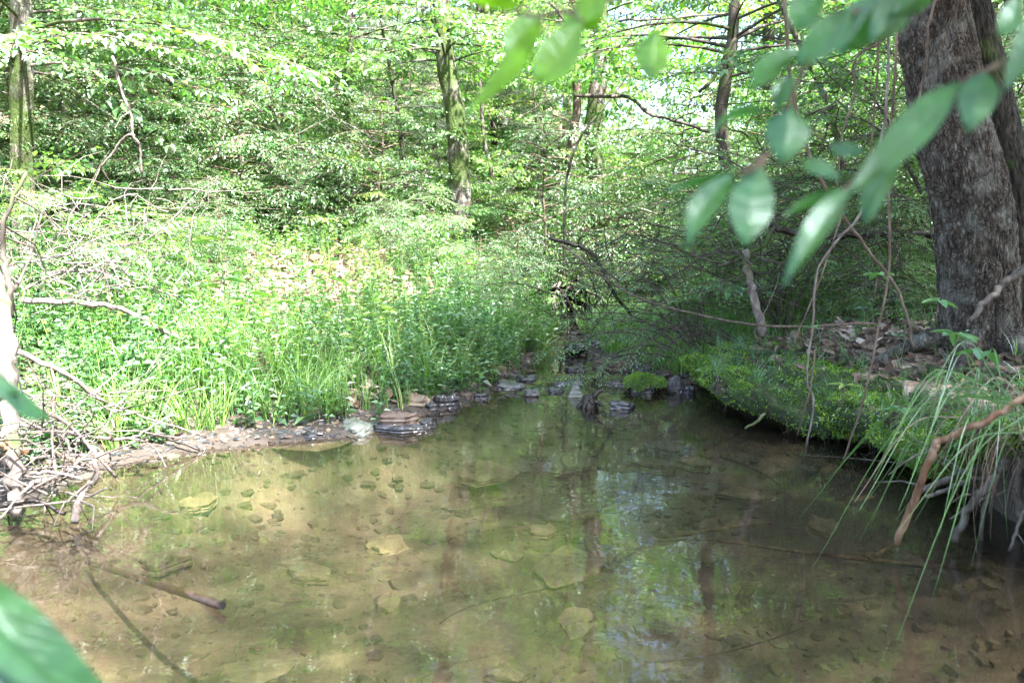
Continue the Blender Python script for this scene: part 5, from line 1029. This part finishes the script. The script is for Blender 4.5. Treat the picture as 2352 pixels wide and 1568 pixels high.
# ------------------------------------------------------------------ individual plants on the left slope and right bank
for i, (xf, yf, s, lb) in enumerate([(455, 560, 1.1, "tall plant with long drooping leaves in front of the twig tangle"), (250, 590, .8, "bright long leaved plant above the pale fallen branch"), (520, 590, 1.0, "long leaved plant at the top of the grassy bank"),
                                     (640, 650, .8, "long leaved plant in the sunny middle of the bank"), (735, 600, .9, "upright long leaved plant in the brightest patch"), (870, 640, .8, "thin long leaved plant at the edge of the bright patch"),
                                     (560, 680, .9, "long leaved plant above the shore grass"), (420, 640, .9, "long leaved plant left of the shore grass")]):
    g = G(xf, yf + 150, 3.5, 20); mb = MB(); stamp(mb, LANCE[i % 2], rot_up(rng(i), 1, .1, scale=[s * 1.15]), np.zeros((1, 3)))
    o = mb.build("leafy_plant", [M_leafy if i % 2 else M_grass]); o.location = tuple(g); tag(o, lb, "plant", "long leaved plants on the left bank")
def hand_plant(label, p, scale, leafn, seed, matl, lL=.1, lW=.04):
    r = rng(seed); root = empty("seedling", p, label, "plant", "seedlings on the right bank"); mb = MB(); h = .12 * scale; tube(mb, [p, p + [.01, 0, h]], [.003, .002], 4, 0); part_to(mb, "stem", M_twig, root)
    for k in range(leafn):
        a = k * 6.283 / leafn + r.normal() * .2; q = MB(); leaves(q, np.array([p + [.01, 0, h]]), np.array([[math.cos(a), math.sin(a), .1 + r.normal() * .2]]), np.array([[0, 0, 1.0]]), lL * scale, lW * scale, .15, .25, 0, True); part_to(q, "leaf", matl, root)
for i, (xf, yf, d, s, n, lb, l, w_) in enumerate([(1935, 895, 3.3, 1.0, 3, "bright three leaved seedling rooted in the moss", .09, .022), (2010, 640, 3.5, .9, 4, "seedling with pale leaves left of the leaning trunk", .08, .04), (2190, 780, 3.0, 1.0, 5, "star leaved seedling in front of the leaning trunk", .09, .045),
                                                (2250, 820, 2.8, 1.0, 3, "broad leaved seedling among the arching grass", .1, .06), (2060, 950, 2.9, .8, 4, "low seedling at the edge of the moss", .08, .04), (2150, 700, 3.3, .9, 4, "seedling against the foot of the trunk", .09, .04), (1860, 760, 3.8, .7, 4, "small seedling behind the moss by the long vine", .07, .03)]):
    p = P(xf, yf, d); hand_plant(lb, p - [0, 0, .1 * s], s, n, i, M_leafb if i else M_leafy, l, w_)

# arching sedge hanging over the right bank
def sedge():
    root = empty("sedge_clump", P(2330, 900, 2.4), "clump of long green sedge arching over the undercut right bank", "sedge"); r = rng(44)
    tips = [(1866, 1304, 2.35), (1838, 1187, 2.7), (1975, 1240, 2.5), (2060, 1100, 2.5), (1900, 1100, 2.6), (2140, 1378, 1.95), (2060, 1470, 1.85), (2230, 1300, 2.2), (1990, 1150, 2.5), (2100, 1200, 2.4)]
    for i in range(50):
        b = P(r.uniform(2200, 2420), r.uniform(860, 1020), r.uniform(2.25, 2.6))
        if i < len(tips): e = P(*tips[i]); b = P(2300 + 10 * i, 900 + 8 * i, 2.2 if i not in (5, 6) else 1.95)
        else: e = P(r.uniform(1960, 2330), r.uniform(960, 1270), r.uniform(2.1, 2.6))
        mid = (b + e) / 2 + [0, 0, .1 + .1 * r.uniform()]; c = smooth_path([b, mid, e], 12); t = np.linspace(0, 1, 12)
        s = unit(np.cross(np.gradient(c, axis=0), [0, 1.0, .3])) * r.uniform(.0014, .0032); w_ = ((1 - t ** 3) * .95 + .05)[:, None]
        v = np.stack([c - s * w_, c + np.array([0, .001, .0012]), c + s * w_], 1).reshape(-1, 3); f = []
        for k in range(11):
            for q in range(2): a = 3 * k + q; f += [[a, a + 1, a + 4], [a, a + 4, a + 3]]
        part_to(MB().add(v, np.array(f), 0, True), "blade", M_sedge_shaded if i % 6 or i < len(tips) else M_litter, root)
    dr = MB()
    for i in range(80):
        b = P(r.uniform(2220, 2420), r.uniform(930, 1040), r.uniform(2.3, 2.7)); e = b + [r.normal() * .06 - .03, r.normal() * .04, -r.uniform(.1, .32)]; m2 = (b + e) / 2 + [-.03, -.02, .02]
        tube(dr, smooth_path([b, m2, e], 6), [.0016, .0007], 3, 0, cap=False)
    o = part_to(dr, "dry_blades", M_litterd, root); o['kind'] = 'stuff'
sedge()

# ------------------------------------------------------------------ out of focus leaves close to the viewpoint
def near_leaf(base, tip, wd, roll, matl, root, curl=.12, fold=.12, ser=.012, shape=.42):
    q_ = rng(int(abs(base[0] * 1e4) + abs(tip[2] * 1e4))); curl *= q_.uniform(-.4, 2); fold *= q_.uniform(.4, 2.2); shape += q_.uniform(-.06, .04); bend = q_.uniform(-.08, .08)
    n, m = 31, 9; L = np.linalg.norm(tip - base); D = unit(tip - base); view = unit((base + tip) / 2 - np.array([0, 0, 1.0])); S = unit(np.cross(D, view)); N = np.cross(S, D)
    S, N = S * math.cos(roll) + N * math.sin(roll), N * math.cos(roll) - S * math.sin(roll); V = []
    for i in range(n):
        t = i / (n - 1); w_ = wd * .5 * (math.sin(math.pi * t ** (math.log(.5) / math.log(shape))) ** 1.05 if 0 < t < 1 else .0) + wd * .006
        w_ *= 1 + ser * math.sin(t * 60)
        c = base + D * L * t - N * curl * L * math.sin(math.pi * t) * -1 + S * bend * L * math.sin(math.pi * t)
        for j in range(m):
            s = (j / (m - 1)) * 2 - 1; V.append(c + S * w_ * s + N * (fold * wd * abs(s) + .01 * wd * math.sin(t * 38 + abs(s) * 3)))
    A = np.arange(n - 1)[:, None] * m + np.arange(m - 1)[None]; f = np.concatenate([np.stack([A, A + 1, A + m + 1], -1).reshape(-1, 3), np.stack([A, A + m + 1, A + m], -1).reshape(-1, 3)])
    o = part_to(MB().add(np.array(V), f, 0, True), "leaf", matl, root); me = o.data; ul = me.uv_layers.new(name="UVMap")
    li = np.empty(len(me.loops), np.int32); me.loops.foreach_get("vertex_index", li); uvv = np.stack([(li % m) / (m - 1) * 2 - 1, (li // m) / (n - 1)], -1); ul.data.foreach_set("uv", uvv.ravel().astype(np.float32))
def near_branch(label, twig, LV, matl, wt=.0022):
    tw = [P(*p) for p in twig]; root = empty("leafy_branch", tw[0], label, "branch"); mb = MB(); tube(mb, smooth_path(tw, 24), [wt, wt * .6], 7, 0); part_to(mb, "twig", M_twig, root)
    for (bx, by, bd, tx, ty, td, wp, roll) in LV:
        b, t = P(bx, by, bd), P(tx, ty, td); tp = smooth_path(tw, 40); q = tp[np.argmin(np.linalg.norm(tp - b, axis=1))]
        if np.linalg.norm(q - b) > .002:
            pm = MB(); tube(pm, smooth_path([q, (q + b) / 2 + [0, 0, .003], b + (t - b) * .04], 8), [wt * .5, wt * .35], 5, 0); part_to(pm, "petiole", M_twig, root)
        near_leaf(b, t, px(wp * .82, (bd + td) / 2) / max(.35, math.cos(roll)), roll, matl, root)
near_branch("blurred leafy branch hanging into the top centre", [(1750, -220, .75), (1560, -60, .7), (1380, 10, .66), (1250, 35, .62), (1180, 30, .6)],
    [(1245, 60, .62, 1068, 268, .52, 60, .5), (1345, 45, .6, 1235, 182, .55, 112, .15), (1250, 35, .66, 1165, 145, .64, 88, .2), (1190, 22, .62, 1035, -12, .6, 46, .7), (1385, 10, .66, 1270, 90, .68, 80, .3),
     (1330, 5, .66, 1420, -50, .7, 90, .3), (1400, -10, .64, 1330, 60, .6, 70, .4), (1512, 60, .72, 1500, 178, .7, 92, .1), (1420, -40, .7, 1300, -60, .7, 80, .3)], M_fore_backlit)
near_branch("blurred leafy branch drooping across the upper right", [(2300, -250, .72), (2150, -80, .7), (2020, 0, .68), (1960, 30, .66), (1870, 120, .62), (1830, 200, .6), (1790, 300, .6), (1745, 380, .58), (1690, 400, .58)],
    [(1968, 18, .62, 1842, 142, .56, 92, .1), (1855, 108, .6, 1730, 200, .56, 66, .3), (2030, -15, .66, 1930, 125, .66, 110, .2), (1826, 168, .62, 1788, 252, .6, 50, .2), (1815, 240, .6, 1800, 368, .57, 118, .05),
     (1742, 372, .58, 1712, 560, .55, 122, .05), (1690, 398, .58, 1588, 562, .55, 76, .25), (2110, -20, .66, 2010, 90, .64, 100, .3), (1775, 258, .62, 1636, 312, .6, 30, .8), (1700, 405, .62, 1535, 440, .62, 26, .9),
     (1900, -20, .64, 1830, 60, .62, 90, .2), (2180, -40, .66, 2060, 30, .64, 90, .5), (1840, 366, .6, 1938, 412, .58, 44, .6), (1905, 330, .62, 1990, 350, .6, 40, .6)], M_fore)
near_branch("blurred leafy branch crossing the leaning trunk", [(2500, -60, .66), (2400, 80, .64), (2290, 150, .62), (2200, 200, .6), (2050, 340, .58), (1960, 420, .56), (1900, 470, .56)],
    [(2265, 160, .6, 2226, 300, .56, 100, .05), (2215, 185, .6, 1945, 452, .54, 100, .35), (2090, 330, .6, 1995, 510, .57, 66, .3), (1965, 425, .56, 1805, 655, .52, 70, .35), (2380, 30, .62, 2306, 215, .6, 60, .3), (1960, 440, .58, 1800, 500, .58, 36, .7),
     (2352, -20, .66, 2300, 80, .64, 60, .3)], M_fore)
near_branch("blurred leaf sprig in the lower left corner", [(-260, 1200, .5), (-140, 1260, .47), (-60, 1300, .45), (-30, 1330, .44)],
    [(-60, 1302, .45, 282, 1600, .4, 215, .25), (-60, 1360, .46, 60, 1545, .44, 60, .3), (-70, 1400, .44, 190, 1620, .4, 80, .4)], M_fore)
near_branch("blurred narrow leaf entering at the left edge", [(-200, 760, .75), (-100, 800, .72), (-40, 830, .7)], [(-45, 828, .7, 112, 952, .64, 52, .3), (-60, 850, .7, 40, 900, .68, 40, .3)], M_fore)
